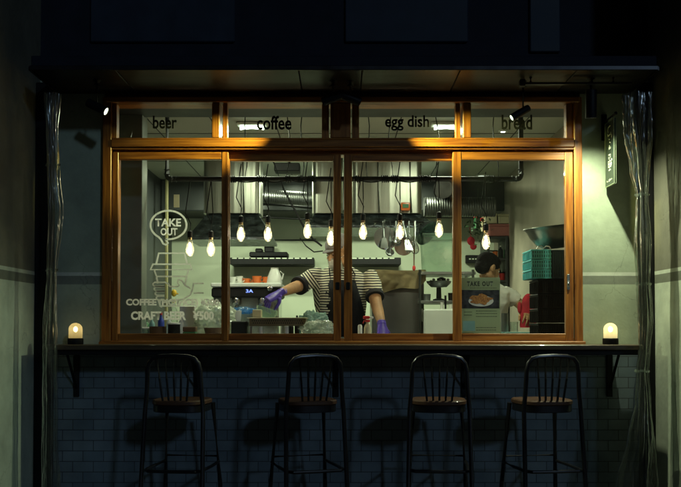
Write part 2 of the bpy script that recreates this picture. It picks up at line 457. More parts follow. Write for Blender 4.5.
M['slate'] = mat('slate_board', (0.022, 0.036, 0.026), 0.5, var=0.1)
M['chalk'] = mat('chalk_white', (0.55, 0.60, 0.48), 0.8, var=0.03)
M['chalkdim'] = mat('board_edge', (0.16, 0.20, 0.13), 0.6, var=0.03)
M['paper'] = frosted('poster_paper', (0.38, 0.44, 0.35), .06)
M['photo'] = mat('poster_photo_ground', (0.05, 0.05, 0.055), 0.4, var=0.5, scale=30)
M['food'] = mat('poster_food', (0.62, 0.30, 0.07), 0.5, scale=120, col2=(0.25, 0.07, 0.02))
M['ink'] = mat('poster_ink', (0.03, 0.04, 0.03), 0.5, var=0.05)
M['leafy'] = mat('plant_leaf', (0.03, 0.07, 0.025), 0.5)
M['steelcap'] = mat('brass_cap', (0.5, 0.38, 0.2), 0.3, 1.0)

# ------------------------------------------------------------------ setting
def struct(mb, name, m, **k):
    return tag(mb.build(name, m, None, **k), kind='structure')
struct(MB().box((-6, -3.2, -0.12), (6, 4.2, 0.0), 0.01), 'pavement', M['concrete'])
struct(MB().box((-6, -3.34, -0.121), (6, -3.203, 0.004), 0.01), 'kerb', M['concrete'])
b = MB(); b.box((-40, -40, -0.2), (40, 40, -0.13)); struct(b, 'road', M['asphalt'])

# ------------------------------------------------------------------ building shell
WX0, WX1 = at(104, 240, 0).x, at(580.5, 240, 0).x      # opening of the wooden window
SZ = at(340, 344.5, -0.05).z                           # its sill
HZ = at(340, 99, 0).z                                  # its head
XL, XR = -1.72, 1.765
b = MB(); b.box((XL, 0.0, 0.0), (XR, 0.12, SZ - 0.03)); solo(b, 'tiled_wall', M['tile'], 'wall of small glazed subway tiles in running bond below the counter', 'wall', origin=(0, 0.06, 0))
b = MB(); b.box((XL - .1, 0.0, SZ - 0.027), (WX0, 0.12, 2.55)); solo(b, 'painted_wall', M['render'], 'dim painted wall strip with a pale stripe left of the wooden window', 'wall', origin=(XL, 0.06, SZ))
b = MB(); b.box((WX1, 0.0, SZ - 0.027), (XR + .1, 0.12, 2.55)); solo(b, 'painted_wall', M['render'], 'brightly spotlit pale green wall strip right of the wooden window', 'wall', origin=(XR, 0.06, SZ))
b = MB(); b.box((WX0 + 0.001, -0.004, HZ), (WX1 - 0.001, 0.118, 2.549)); solo(b, 'header_panel', M['wooddark'], 'dark header board between the canopy and the top of the wooden window', 'wall', origin=(0, 0.06, HZ))
b = MB(); b.box((-4.2, -0.66, 0), (XL, 0.13, 4.2), .006); solo(b, 'side_wall', M['renderside'], 'two-tone painted side wall at the left edge of the recess, pale green at its foot', 'wall', origin=(-1.87, -.3, 0))
b = MB(); b.box((XR, -0.66, 0), (4.2, 0.13, 4.2), .006); solo(b, 'side_wall', M['renderside'], 'two-tone painted side wall at the right edge of the recess, brown above its pale stripe', 'wall', origin=(1.92, -.3, 0))
# black upright strips filling the corners of the recess
b = MB(); b.box((XL + .002, -0.085, 0.001), (XL + 0.09, -0.002, 2.5), 0.004); solo(b, 'corner_strip', M['black'], 'black upright corner strip behind the left vinyl curtain', 'post', 'black strips in the corners of the recess')
b = MB(); b.box((XR - 0.07, -0.085, 0.001), (XR - .002, -0.002, 2.5), 0.004); solo(b, 'corner_strip', M['black'], 'black upright corner strip behind the right vinyl curtain', 'post', 'black strips in the corners of the recess')

# upper facade above the canopy
uf = thing('upper_facade', (0, 0, 2.55), 'near-black upper storey front above the canopy with unlit panels', 'wall')
MB().box((XL, 0.0, 2.553), (XR, 0.2, 4.2)).build('wall', M['fascia'], uf)
def upanel(px0, px1, py0, py1, m, d):
    a = at(px0, py1, -0.02); c = at(px1, py0, -0.02)
    MB().box((a.x, -0.02 - d, a.z), (c.x, -0.002, c.z), 0.006).build('window_panel', m, uf)
M['upglass'] = mat('unlit_window', (0.03, 0.042, 0.065), 0.5, var=0.1, spec=.2)
upanel(345, 468, -60, 42, M['upglass'], 0.0)
upanel(530, 560, -60, 52, M['upglass'], 0.0)
upanel(90, 235, -60, 42, M['upglass'], 0.0)
MB().box((-1.3, -0.03, 2.56), (1.3, -0.003, 2.66), 0.004).build('sill_band', M['black'], uf)

# canopy
CY = -0.5
cx0 = at(30, 200, CY).x; cx1 = at(658, 200, CY).x; CZ = at(340, 70, CY).z
cn = thing('canopy', (0, CY / 2, CZ), 'flat black metal canopy box over the window with a bronze underside', 'canopy')
MB().box((cx0, CY, CZ + 0.012), (cx1, -0.002, CZ + 0.075), 0.004).build('box', M['fascia'], cn)
b = MB()
b.box((cx0 - 0.004, CY - 0.014, CZ - 0.004), (cx1 + 0.004, CY - 0.002, CZ + 0.02), 0.003)
b.box((cx0 - 0.014, CY, CZ - 0.004), (cx0 - 0.002, -0.004, CZ + 0.02), 0.003)
b.box((cx1 + 0.002, CY, CZ - 0.004), (cx1 + 0.014, -0.004, CZ + 0.02), 0.003)
b.build('edge_trim', M['gun'], cn)
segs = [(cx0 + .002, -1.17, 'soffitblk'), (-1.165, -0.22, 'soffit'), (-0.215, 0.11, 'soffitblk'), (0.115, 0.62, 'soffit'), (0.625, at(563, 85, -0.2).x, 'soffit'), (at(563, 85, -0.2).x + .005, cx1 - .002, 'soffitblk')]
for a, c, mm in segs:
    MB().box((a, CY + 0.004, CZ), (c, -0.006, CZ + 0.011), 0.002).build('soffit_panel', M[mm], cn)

# ------------------------------------------------------------------ wooden window
ww = thing('wooden_window', (0, 0, SZ), 'wide wooden shop window with four sliding sashes under four lettered top lights', 'window')
fr = MB(); YIN = .02
zt0 = at(340, 151, 0).z; zt1 = at(340, 139.5, 0).z          # rail between sashes and top lights
jl = at(113, 240, 0).x; jr = at(572.5, 240, 0).x
fr.box((WX0, -0.05, SZ), (jl, 0.11, HZ), 0.004)
fr.box((jr, -0.05, SZ), (WX1, 0.11, HZ), 0.004)
fr.build('jamb', M['wood'], ww)
b = MB()
b.box((jl - .03, -0.056, at(340, 104.5, 0).z), (jr + .03, 0.108, HZ + 0.001), 0.004)
b.build('head_rail', M['woodh'], ww)
b = MB()
b.box((jl - .002, -0.054, zt0 + 0.012), (jr + .002, 0.106, zt1 - 0.010), 0.004)
b.box((jl - .002, -0.044, zt0), (jr + .002, 0.104, zt0 + 0.0105), 0.002)
b.box((jl - .002, -0.046, zt1 - 0.0085), (jr + .002, 0.104, zt1), 0.003)
b.box((jl + .001, .001, at(340, 155.5, YIN).z), (jr - .001, .102, zt0 - .0005), .002)
b.build('transom_rail', M['woodh'], ww)
b = MB()
zs = at(340, 341, 0).z
b.box((WX0 - .01, -0.07, SZ - 0.025), (WX1 + .01, 0.115, zs), 0.005)
b.build('sill', M['woodh'], ww)
# top lights
zb = zt1 + .001; zh = at(340, 105, 0).z
tl = [(118, 213, 'beer', (153, 177, 116, 129)), (228, 322, 'coffee', (257, 291.5, 116, 130)), (359, 455, 'egg dish', (385, 429, 115.5, 131)), (470, 565, 'bread', (501.5, 532, 115, 130))]
mull = [(jl, 118), (213, 228), (322, 359), (455, 470), (565, jr)]
X = lambda p, Y=0: at(p, 200, Y).x
Xt = lambda p, Y=0: at(p, 120, Y).x
b = MB()
b.box((jl, -0.03, zb), (Xt(118), 0.03, zh), 0.002)
b.box((Xt(213), -0.048, zb), (Xt(220.5), 0.09, zh), 0.003)
b.box((Xt(223.5), -0.03, zb), (Xt(228), 0.03, zh), 0.002)
b.box((Xt(322), -0.03, zb), (Xt(329), 0.03, zh), 0.002)
b.box((Xt(330.5), -0.048, zb), (Xt(350.5), 0.09, zh), 0.003)
b.box((Xt(352), -0.03, zb), (Xt(359), 0.03, zh), 0.002)
b.box((Xt(455), -0.03, zb), (Xt(459.5), 0.03, zh), 0.002)
b.box((Xt(462), -0.048, zb), (Xt(470), 0.09, zh), 0.003)
b.box((Xt(565), -0.03, zb), (jr, 0.03, zh), 0.002)
b.build('mullion', M['wood'], ww)
for p0, p1, s, (tx0, tx1, ty0, ty1) in tl:
    pane = MB().box((Xt(p0) - .004, -0.003, zb - 0.002), (Xt(p1) + .004, 0.003, zh + .002)).build('top_light_pane', M['glass'], ww, label='glass top light lettered %s' % s)
    y0 = -0.0045
    zz0 = at(300, ty1, 0).z; zz1 = at(300, ty0, 0).z
    text_obj('lettering', s, Xt(tx0), Xt(tx1), zz0, zz1, y0, M['decalblk'], pane, bold=0.022)
# sashes
def sash(p0, p1, g0, g1, Yc, ptop, pg_top, label):
    r = []
    zt = at(340, ptop, Yc).z; zgt = at(340, pg_top, Yc).z; zgb = at(340, 333.5, Yc).z; zb_ = zs + .001
    x0, x1, a0, a1 = X(p0, Yc), X(p1, Yc), X(g0, Yc), X(g1, Yc)
    b = MB()
    b.box((x0, Yc - .018, zb_), (a0, Yc + .018, zt), 0.003)
    b.box((a1, Yc - .018, zb_), (x1, Yc + .018, zt), 0.003)
    f = b.build('sash_frame', M['wood'], ww, label=label)
    b = MB()
    b.box((a0 + .0005, Yc - .016, zgt), (a1 - .0005, Yc + .016, zt - .001), 0.003)
    b.box((a0 + .0005, Yc - .016, zb_ + .001), (a1 - .0005, Yc + .016, zgb), 0.003)
    b.build('sash_rail', M['woodh'], f)
    b = MB(); b.box((a0 - .004, Yc - .0025, zgb - .004), (a1 + .004, Yc + .0025, zgt + .004)); g = b.build('glass', M['glass'], f)
    return f, g
YO, YI = -0.022, 0.020
s1, g1 = sash(113.3, 228.5, 119, 222, YO, 152.5, 160, 'outer left sash with white cup decal')
s2, g2 = sash(224, 341, 230, 333.5, YI, 155, 161.5, 'inner sash left of the centre')
s3, g3 = sash(344, 459, 352, 454, YI, 155, 161.5, 'inner sash right of the centre')
s4, g4 = sash(452.5, 572.3, 461, 564.5, YO, 152.5, 160.5, 'outer right sash with the poster')
MB().box((jl, 0.045, zs), (jl + .02, 0.10, zt0), .002).build('stop_bead', M['wood'], ww)
for f, px, Y in ((s2, 337.5, YI - .019), (s3, 348, YI - .019)):
    c = at(px, 286, Y); MB().box((c.x - .012, Y - .008, c.z - .022), (c.x + .012, Y, c.z + .022), .004).build('latch', M['black'], f)
c = at(568.3, 282, YO - .019)
b = MB(); b.box((c.x - .008, c.y - .005, c.z - .045), (c.x + .008, c.y, c.z + .045), .003); b.build('latch', M['dull'], s4)
b = MB(); b.ell((c.x, c.y - .008, c.z - .012), (.006, .007, .018)); b.build('latch', M['steelh'], s4)

# white decals on the first sash
YD = YO - .0042
W1 = 0.0112
def dl(*pts): return [at(x, y, YD) for x, y in pts]
def arc(cx, cy, rx, ry, a0, a1, n=24): return [(cx + rx * math.cos(R(a0 + (a1 - a0) * i / n)), cy - ry * math.sin(R(a0 + (a1 - a0) * i / n))) for i in range(n + 1)]
b = MB()
b.stroke(dl(*arc(168.5, 225, 18, 14.3, -100, 235, 40)), W1)
b.stroke(dl((158.3, 236.6), (161, 239.5), (163, 243.5), (166, 245), (168, 243), (165.4, 239.2)), W1)
b.build('speech_bubble_decal', M['decal'], g1)
text_obj('lettering', 'TAKE', at(155, 220, YD).x, at(181, 220, YD).x, at(160, 226.5, YD).z, at(160, 218.5, YD).z, YD, M['decal'], g1, bold=0.03)
text_obj('lettering', 'OUT', at(160.5, 220, YD).x, at(177.5, 220, YD).x, at(160, 235.5, YD).z, at(160, 228, YD).z, YD, M['decal'], g1, bold=0.03)
b = MB()
q = lambda x, y: (140 + x / 4.59, 225 + y / 4.59)
b.stroke(dl(q(75, 178), q(86, 130), q(205, 130), q(216, 178)), W1)
b.stroke(dl(q(60, 180), q(230, 180), q(239, 205), q(48, 205), q(60, 180)), W1)
b.stroke(dl(q(66, 208), q(76, 236), q(214, 236), q(222, 208)), W1 * .9)
b.stroke(dl(q(76, 240), q(82, 268)), W1 * .9)
b.stroke(dl(q(214, 240), q(206, 276)), W1 * .9)
b.stroke(dl(q(84, 344), q(92, 372), q(182, 372), q(186, 350)), W1 * .9)
for k in range(4):
    y = 272 + k * 21; xx = 60 + k * 5
    b.stroke(dl(q(112, y - 9), q(xx + 8, y - 9), q(xx, y - 3), q(xx, y + 3), q(xx + 8, y + 9), q(112, y + 9)), W1 * .8)
b.stroke(dl(q(112, 262), q(130, 270), q(138, 282), q(170, 284), q(180, 276), q(172, 262), q(178, 250), q(192, 256), q(206, 276), q(232, 292)), W1 * .8)
b.stroke(dl(q(112, 346), q(150, 350), q(200, 340), q(230, 322), q(240, 300), q(246, 268), q(292, 268)), W1 * .8)
b.stroke(dl(q(246, 312), q(292, 312)), W1 * .8)
b.build('cup_decal', M['decal'], g1)
M['decaldim'] = frosted('faint_vinyl_letter', (0.98, 1.0, 0.94), .0)
def dtx(s, x0, x1, y0, y1, bold=.045):
    return text_obj('lettering', s, at(x0, 300, YD).x, at(x1, 300, YD).x, at(160, y1, YD).z, at(160, y0, YD).z, YD, M['decaldim'], g1, bold=bold)
dtx('COFFEE (HOT·ICE) ¥300', 126, 219, 298.5, 307.5)
dtx('CRAFT BEER   ¥500', 131, 214, 311, 320)

# poster on the fourth sash
YP = YO + .006
pa = at(460.5, 333, YP); pb = at(500, 277.5, YP)
po = thing('poster', (pa.x, YP, pa.z), 'pale green take out poster with a food photo taped inside the right sash', 'poster')
MB().box((pa.x, YP, pa.z), (pb.x, YP + .001, pb.z)).build('sheet', M['paper'], po)
YQ = YP - .0008
a = at(461, 308.5, YQ); c = at(499.3, 290, YQ)
ph = MB().box((a.x, YQ - .0006, a.z), (c.x, YQ, c.z)).build('photo', M['photo'], po)
def flat_blob(pts, Y, th=.0005):
    b = MB(); b.prism([at(x, y, Y) for x, y in pts], (0, -th, 0)); return b
flat_blob(arc(481, 301, 12.5, 5.5, 0, 350, 26), YQ - .0008).build('plate', M['white'], ph)
bl = []
for i in range(30):
    a_ = 2 * PI * i / 30; r_ = 1 + .16 * math.sin(5 * a_ + 1) + .1 * math.sin(9 * a_)
    bl.append((480.5 + 10.5 * r_ * math.cos(a_), 299.3 - 5 * r_ * math.sin(a_)))
flat_blob(bl, YQ - .0016).build('food', M['food'], ph)
text_obj('lettering', 'TAKE OUT', at(467, 300, YQ).x, at(493, 300, YQ).x, at(480, 286.2, YQ).z, at(480, 281.3, YQ).z, YQ, M['ink'], po, bold=.05, spacing=1.3)
b = MB()
for y in (288, 311, 313.5, 316.5, 327.5, 330):
    x = 476 if y > 300 else 470
    x1 = 497 if y < 320 else 496
    while x < x1:
        l = random.uniform(.8, 2.4)
        b.stroke([at(x, y, YQ), at(min(x + l, x1), y, YQ)], .0035 if y != 288 else .0025); x += l + .5
for y in (312, 315):
    b.stroke([at(464, y, YQ), at(472, y, YQ)], .003)
b.build('small_print', M['ink'], po)
MB().box(at(463, 331, YQ - .001), at(475, 321, YQ), 0).build('picture', M['tealpale'], po)

# ------------------------------------------------------------------ counter shelf + brackets
CT = at(340, 344.8, -0.29).z
c0 = at(43, 345, -0.28).x; c1 = at(643, 345, -0.28).x
ct = thing('counter_shelf', (0, -0.15, CT - .03), 'long narrow dark wood counter shelf fixed under the window', 'counter')
MB().box((c0, -0.285, CT - 0.028), (c1, -0.075, CT), 0.004).build('top', M['counter'], ct)
MB().box((c0 + .1, -0.074, CT - 0.027), (c1 - .12, -0.002, CT - .001), 0.002).build('back_strip', M['counter'], ct)
MB().box((c0 + .02, -0.262, CT - 0.056), (c1 - .02, -0.24, CT - .029), 0.002).build('rail', M['black'], ct)
for px in (77, 197, 336, 464, 609):
    x = X(px, -0.02); b = MB()
    zb0 = CT - .03
    b.box((x - .016, -0.014, zb0 - .27), (x + .016, -0.003, zb0), .002)
    b.box((x - .012, -0.235, zb0 - .012), (x + .012, -0.0145, zb0 - .001), .002)
    b.tube([(x - .0, -0.014, zb0 - .22), (x - .0, -0.2, zb0 - .012)], .008, 6)
    b.build('bracket', M['black'], ct)

# ------------------------------------------------------------------ table lamps
def table_lamp(px, Y, label, s, col):
    p = at(px, 343, Y); z = CT + .0005
    t = thing('table_lamp', (p.x, Y, z), label, 'lamp', 'small dome lamps on the counter ends')
    MB().lathe([(0, 0), (.041, 0), (.043, .003), (.043, .030), (.040, .034), (0, .034)], (p.x, Y, z), 28).build('base', M['black'], t)
    m = bpy.data.materials.new('frosted_dome'); m.use_nodes = True; N = m.node_tree.nodes; L = m.node_tree.links
    N.remove(N['Principled BSDF'])
    tr = N.new('ShaderNodeBsdfTransparent'); tr.inputs[0].default_value = (.95, .95, .9, 1)
    tl_ = N.new('ShaderNodeBsdfTranslucent'); tl_.inputs[0].default_value = (.9, .82, .58, 1)
    em = N.new('ShaderNodeEmission'); em.inputs[0].default_value = (*col, 1); em.inputs[1].default_value = s
    mx = N.new('ShaderNodeMixShader'); mx.inputs[0].default_value = .6
    ad = N.new('ShaderNodeAddShader')
    L.new(tr.outputs[0], mx.inputs[1]); L.new(tl_.outputs[0], mx.inputs[2]); L.new(mx.outputs[0], ad.inputs[0]); L.new(em.outputs[0], ad.inputs[1])
    L.new(ad.outputs[0], N['Material Output'].inputs[0])
    h0 = .034
    prof = [(.037, h0), (.0375, h0 + .03), (.037, h0 + .05)] + [(.037 * math.cos(R(a)), h0 + .05 + .034 * math.sin(R(a))) for a in range(10, 91, 10)]
    MB().lathe(prof, (p.x, Y, z), 28).build('dome', m, t)
    MB().ell((p.x, Y, z + .083), (.013, .013, .016), 12, 8).build('bulb', emit('lamp_bulb', (1, .80, .42), s * 42), t)
    return t
table_lamp(75.5, -0.16, 'small dome lamp with a yellow glow on the left end of the counter', 0.13, (1.0, .70, .22))
table_lamp(610.5, -0.16, 'small dome lamp with a bright cream glow on the right end of the counter', 0.26, (1.0, .82, .42))

# ------------------------------------------------------------------ bar stools
def make_stool():
    t = thing('bar_stool', (0, 0, 0), 'x', 'bar stool', 'metal bar stools lined up at the counter')
    # local frame: backrest side at -y (towards the street), sitter faces +y
    sw, sd, sz = .142, .15, .735
    b = MB(); pts = []
    zt = .972
    L_ = [(-.170, -.215, 0.0), (-.158, -.19, .30), (-.150, -.150, .70), (-.141, -.150, .80), (-.136, -.155, .90)]
    top = [(-.128, -.160, .938), (-.108, -.163, .962), (-.075, -.165, zt), (0, -.168, zt + .004), (.075, -.165, zt), (.108, -.163, .962), (.128, -.160, .938)]
    pts = L_ + top + [(-x, y, z) for x, y, z in reversed(L_)]
    b.tube(pts, .0112, 10); b.build('back_frame', M['gun'], t)
    for k in range(5):
        u = -1 + k / 2
        MB().tube([(u * .084, -.165, zt - .004), (u * .074, -.155, .86), (u * .062, -.138, sz + .012)], .0058, 6).build('spindle', M['gun'], t)
    for s in (-1, 1):
        MB().tube([(s * .125, .135, sz - .015), (s * .150, .19, .30), (s * .165, .215, 0)], [.013, .012, .011], 8).build('leg', M['gun'], t)
    # seat
    b = MB(); rings = []
    def outline(r, z, dish=0):
        o = []
        for i in range(40):
            a = 2 * PI * i / 40; c_, s_ = math.cos(a), math.sin(a)
            e = .62
            x = math.copysign(abs(c_) ** e, c_) * sw * r; y = math.copysign(abs(s_) ** e, s_) * sd * r
            o.append(Vector((x, y, z)))
        return o
    rings = [outline(.95, sz - .012), outline(1.0, sz - .006), outline(1.0, sz + .008), outline(.96, sz + .014), outline(.7, sz + .008), outline(.3, sz + .003), outline(.02, sz + .002)]
    b.ring_loft(rings); b.build('seat', M['seat'], t)
    b = MB(); b.ring_loft([outline(.93, sz - .048), outline(.97, sz - .044), outline(.97, sz - .0125), outline(.9, sz - .0125)]); b.build('seat_frame', M['gun'], t)
    # foot rail
    zf = .402
    b = MB()
    hw, hd = .147, .175
    rr = [(-hw, .175), (-hw - .004, 0), (-hw + .002, -.16), (-.12, -.195), (0, -.20), (.12, -.195), (hw - .002, -.16), (hw + .004, 0), (hw, .175)]
    b.tube([(x, y, zf) for x, y in rr], .0085, 8); b.build('foot_rail', M['gun'], t)
    MB().tube([(-.143, .175, zf + .03), (.143, .175, zf + .03)], .006, 6).build('stretcher', M['gun'], t)
    for s in (-1, 1):
        for y in (-.215, .215):
            MB().cyl((s * (.170 if y < 0 else .165), y, 0), (s * (.170 if y < 0 else .165), y, .02), .014, .013, 8).build('foot_cap', M['black'], t)
    return t
st = make_stool()
SY = -0.62
for i, (px, rz, lab) in enumerate([(174, -7, 'metal bar stool under the cup decal, first from the left wall'),
                                  (315, 17, 'metal bar stool second from the left, seat turned, near the striped worker'),
                                  (439.5, -4, 'metal bar stool third from the left, below the steel rack and tub'),
                                  (552.5, 9, 'metal bar stool below the teal crates, nearest the right wall')]):
    o = st if i == 0 else copy_tree(st)
    p = at(px, 400, SY)
    a = -R(rz)
    # keep the backrest where it was measured while the seat turns about it
    off = Vector((-math.sin(-a) * .15, 0, 0))
    o.location = (p.x - math.sin(R(rz)) * .15, SY + .15, 0)
    o.rotation_euler = (0, 0, R(rz))
    o['label'] = lab

# ------------------------------------------------------------------ spotlights and track
def spot_lamp(px, py, Y, tgt, label, E, col, L_=.12, r=.024, ang=60, stem=None, lens=8.0, blend=.6, group='black spotlights under the canopy', name='spotlight'):
    """cylinder head centred on the point, aimed at tgt"""
    c = at(px, py, Y); d = (Vector(tgt) - c).normalized()
    t = thing(name, (c.x, c.y, CZ - .002), label, 'spotlight', group)
    b = MB(); b.lathe([(0, -L_ / 2), (r * .9, -L_ / 2), (r, -L_ / 2 + .006), (r, L_ / 2), (r * .88, L_ / 2), (r * .85, L_ / 2 - .012), (0, L_ / 2 - .012)], c, 20, d); b.build('head', M['black'], t)
    b = MB(); b.lathe([(0, L_ / 2 - .0115), (r * .8, L_ / 2 - .0115), (r * .8, L_ / 2 - .004), (0, L_ / 2 - .002)], c, 20, d)
    b.build('lens', emit('spot_lens', col, lens), t)
    b = MB()
    sx, sy = (stem if stem else (c.x, c.y))
    b.cyl((sx, sy, CZ - .001), (sx, sy, CZ - .03), .022, .022, 14)
    b.tube([(sx, sy, CZ - .028), (sx, sy, c.z + .02), c - d * .02], .007, 8)
    b.build('stem', M['black'], t)
    ld = bpy.data.lights.new('spot_beam', 'SPOT'); ld.energy = E; ld.color = col; ld.spot_size = R(ang); ld.spot_blend = blend; ld.shadow_soft_size = .012
    lo = bpy.data.objects.new('spot_beam', ld); COL.objects.link(lo); lo.parent = t
    lo.location = c + d * (L_ / 2 + .006) - t.location
    lo.rotation_euler = d.to_track_quat('-Z', 'Y').to_euler()
    return t
WARM = (1.0, .97, .28)
spot_lamp(97, 107, -0.30, (1.76, -0.75, 0.75), 'black spotlight left of the beer top light, its white lens turned inward', 62, (.86, 1.0, .62), ang=56, blend=1.0)
spot_lamp(333, 98, -0.28, (-.93, .05, 2.08), 'left one of the pair of black spotlights on the middle mullion', 110, WARM, ang=31, blend=1.0, lens=.6)
spot_lamp(350, 98, -0.28, (1.0, .05, 2.04), 'right one of the pair of black spotlights on the middle mullion', 150, WARM, ang=37, blend=1.0, lens=.6)
spot_lamp(520, 113, -0.28, (-1.74, -0.95, 0.62), 'black spotlight hanging tilted in front of the bread lettering', 66, (.82, 1.0, .64), ang=44, blend=1.0, stem=(at(523, 90, -.28).x, -.28), lens=2.0, r=.02)
spot_lamp(591, 104, -0.33, (1.38, -.16, 1.1), 'black spotlight pointing straight down above the blackboard sign', 60, (.92, 1.0, .66), L_=.15, r=.03, ang=136, blend=1.0, lens=1.5)
# track
tz = CZ - .035
tk = thing('light_track', (1.2, -.36, tz), 'thin black light track fixed under the right half of the canopy', 'track')
x0t, x1t = at(525, 84, -.36).x, at(632, 84, -.36).x
MB().box((x0t, -.372, tz - .006), (x1t, -.348, tz + .006), .002).build('rail', M['gun'], tk)
for x in (x0t + .03, x1t - .1):
    MB().cyl((x, -.36, tz + .006), (x, -.36, CZ - .001), .008).build('hanger', M['black'], tk)
b = MB(); b.box((x0t - .03, -.38, tz - .016), (x0t + .0, -.34, tz + .02), .004); b.build('feed_box', M['gun'], tk)

# ------------------------------------------------------------------ projecting sign
sx = at(606, 150, -0.03).x
sg = thing('blackboard_sign', (sx, -.02, at(606, 188, -.03).z), 'narrow hanging blackboard sign with vertical white writing on an arm right of the window', 'sign')
ztop = at(606, 124.5, -.03).z; zbot = at(606, 188, -.03).z
MB().box((sx - .005, -.205, zbot), (sx + .005, -.03, ztop), .002).build('board', M['slate'], sg)
b = MB()
for lo, hi in (((-.205), (-.200)), ((-.035), (-.03))):
    b.box((sx - .0062, lo, zbot), (sx + .0062, hi, ztop))
b.box((sx - .0064, -.2, zbot - .001), (sx + .0064, -.036, zbot + .004)); b.box((sx - .0064, -.2, ztop - .004), (sx + .0064, -.036, ztop + .001))
b.build('edge', M['chalkdim'], sg)
b = MB(); b.box((sx - .018, -.014, at(604, 141, 0).z), (sx + .012, -.001, at(604, 115, 0).z), .002)
zz = ztop + .02
b.tube([(sx, -.012, zz), (sx, -.215, zz)], .006, 8); b.ell((sx, -.222, zz), (.010, .010, .010), 10, 6)
b.tube([(sx, -.06, zz), (sx, -.06, ztop)], .003, 6); b.tube([(sx, -.17, zz), (sx, -.17, ztop)], .003, 6)
b.build('arm', M['black'], sg)
# writing on the face towards the window
FM = Matrix(((0, 1, 0, sx - .0055), (-1, 0, 0, 0), (0, 0, 1, 0), (0, 0, 0, 1)))   # (x,Y,z) -> (sx+Y, -x, z)
def sgp(u, v):       # u 0..1 across (wall side -> street side), v 0..1 down
    return Vector((sx - .0052, -.032 - u * .17, ztop - v * (ztop - zbot)))
b = MB(); n_ = (-1, 0, 0); ws = .007
def sgs(*p, w_=ws): b.stroke([sgp(u, v) for u, v in p], w_, n_, .0008)
sgs((.62, .08), (.38, .09), (.32, .13), (.36, .17)); sgs((.30, .185), (.34, .22), (.62, .215), (.66, .185)); sgs((.7, .22), (.78, .25), (.74, .275))
sgs((.42, .28), (.55, .29)); sgs((.5, .325), (.62, .345)); sgs((.46, .385), (.54, .385)); sgs((.42, .41), (.62, .412), (.6, .43), (.42, .428))
sgs((.38, .52), (.62, .525)); sgs((.4, .55), (.45, .59)); sgs((.6, .545), (.55, .585)); sgs((.36, .62), (.66, .62), (.66, .71), (.36, .71), (.36, .62)); sgs((.5, .60), (.5, .73)); sgs((.38, .665), (.64, .665))
sgs((.40, .76), (.6, .755)); sgs((.72, .6), (.8, .63)); sgs((.74, .66), (.70, .69))
sgs((.2, .90), (.2, .925), (.3, .925), w_=.004); sgs((.38, .91), (.5, .9), (.5, .925), (.38, .925), w_=.005); sgs((.56, .925), (.56, .90), (.66, .925), (.66, .9), w_=.004); sgs((.74, .9), (.74, .92), w_=.004)
b.build('writing', M['chalk'], sg)

# ------------------------------------------------------------------ vinyl curtains
def curtain(keys, label, ties, seed, spread=None):
    """keys: (py, px centre, px half width) at depth Yc"""
    Yc = -0.36
    rnd = random.Random(seed)
    rows = []
    K = []
    for py, pc, hw in keys:
        p = at(pc, py, Yc); q_ = at(pc + hw, py, Yc); K.append((p.z, p.x, q_.x - p.x))
    K.sort(reverse=True)
    zt_, zb_ = K[0][0], K[-1][0]
    n = 260; seg = 120
    ph = [rnd.uniform(0, 6.28) for _ in range(8)]
    def interp(z):
        for (za, xa, wa), (zc, xc, wc) in zip(K, K[1:]):
            if zc <= z <= za:
                t = (za - z) / (za - zc + 1e-9); t = t * t * (3 - 2 * t)
                return xa + (xc - xa) * t, wa + (wc - wa) * t
        return K[-1][1], K[-1][2]
    rings = []
    for i in range(n + 1):
        z = zt_ + (zb_ - zt_) * i / n
        x, wd = interp(z)
        ring = []
        for k in range(seg):
            a = 2 * PI * k / seg
            ca, sa = math.cos(a), math.sin(a)
            f = .92 + .16 * math.sin(5 * a + ph[0] + z * 1.7 + 2 * noise.noise(Vector((ca, sa, z * 2 + seed)))) + .07 * math.sin(11 * a + ph[1] - z * 3.0)
            f += .26 * abs(noise.noise(Vector((ca * 2.4, sa * 2.4, z * 2.2 + seed)))) - .22 * abs(noise.noise(Vector((ca * 3 + 3, sa * 3, z * 4 + seed))))
            f += .09 * abs(noise.noise(Vector((ca * 6, sa * 6 + z * 6, z * 16 + seed)))) + .02 * noise.noise(Vector((ca * 12, sa * 12, z * 45 + seed)))
            ring.append(Vector((x + math.cos(a) * wd * f * .85, Yc + math.sin(a) * min(wd, .075) * .8 * f, z)))
        rings.append(ring)
    b = MB(); b.ring_loft(rings, caps=False)
    p0 = K[-1]
    t = thing('vinyl_curtain', (p0[1], Yc, max(0, zb_)), label, 'curtain', 'clear vinyl curtains tied up at the canopy ends')
    b.build('sheet', M['vinyl'], t, ang=180)
    for py in ties:
        z = at(340, py, Yc).z; x, wd = interp(z)
        b = MB(); b.tube([(x + math.cos(2 * PI * k / 20) * wd * 1.0, Yc + math.sin(2 * PI * k / 20) * min(wd, .075) * .95, z + .004 * math.sin(k)) for k in range(20)], .006, 6, closed=True)
        b.build('tie', M['clear'], t)
    return t
zf_ = at(340, 515, -.36)
curtain([(94, 638, 17), (130, 638, 15), (170, 640, 10), (195, 642, 6.5), (240, 643, 9), (283, 643.5, 7), (320, 645, 8), (350, 644, 6), (372, 642, 6.5), (400, 642, 9), (440, 640, 14), (475, 636, 20), (545, 632, 25)], 'shiny clear vinyl curtain tied into a bundle at the right side', (195, 284, 371), 3)
curtain([(94, 53, 9), (130, 52, 6.5), (165, 53, 6.5), (215, 55, 8), (270, 52, 5.5), (320, 50, 7), (370, 50, 8), (420, 50, 8), (480, 51, 10), (545, 52, 13)], 'dark clear vinyl curtain gathered in narrow folds at the left side', (165, 270), 11)

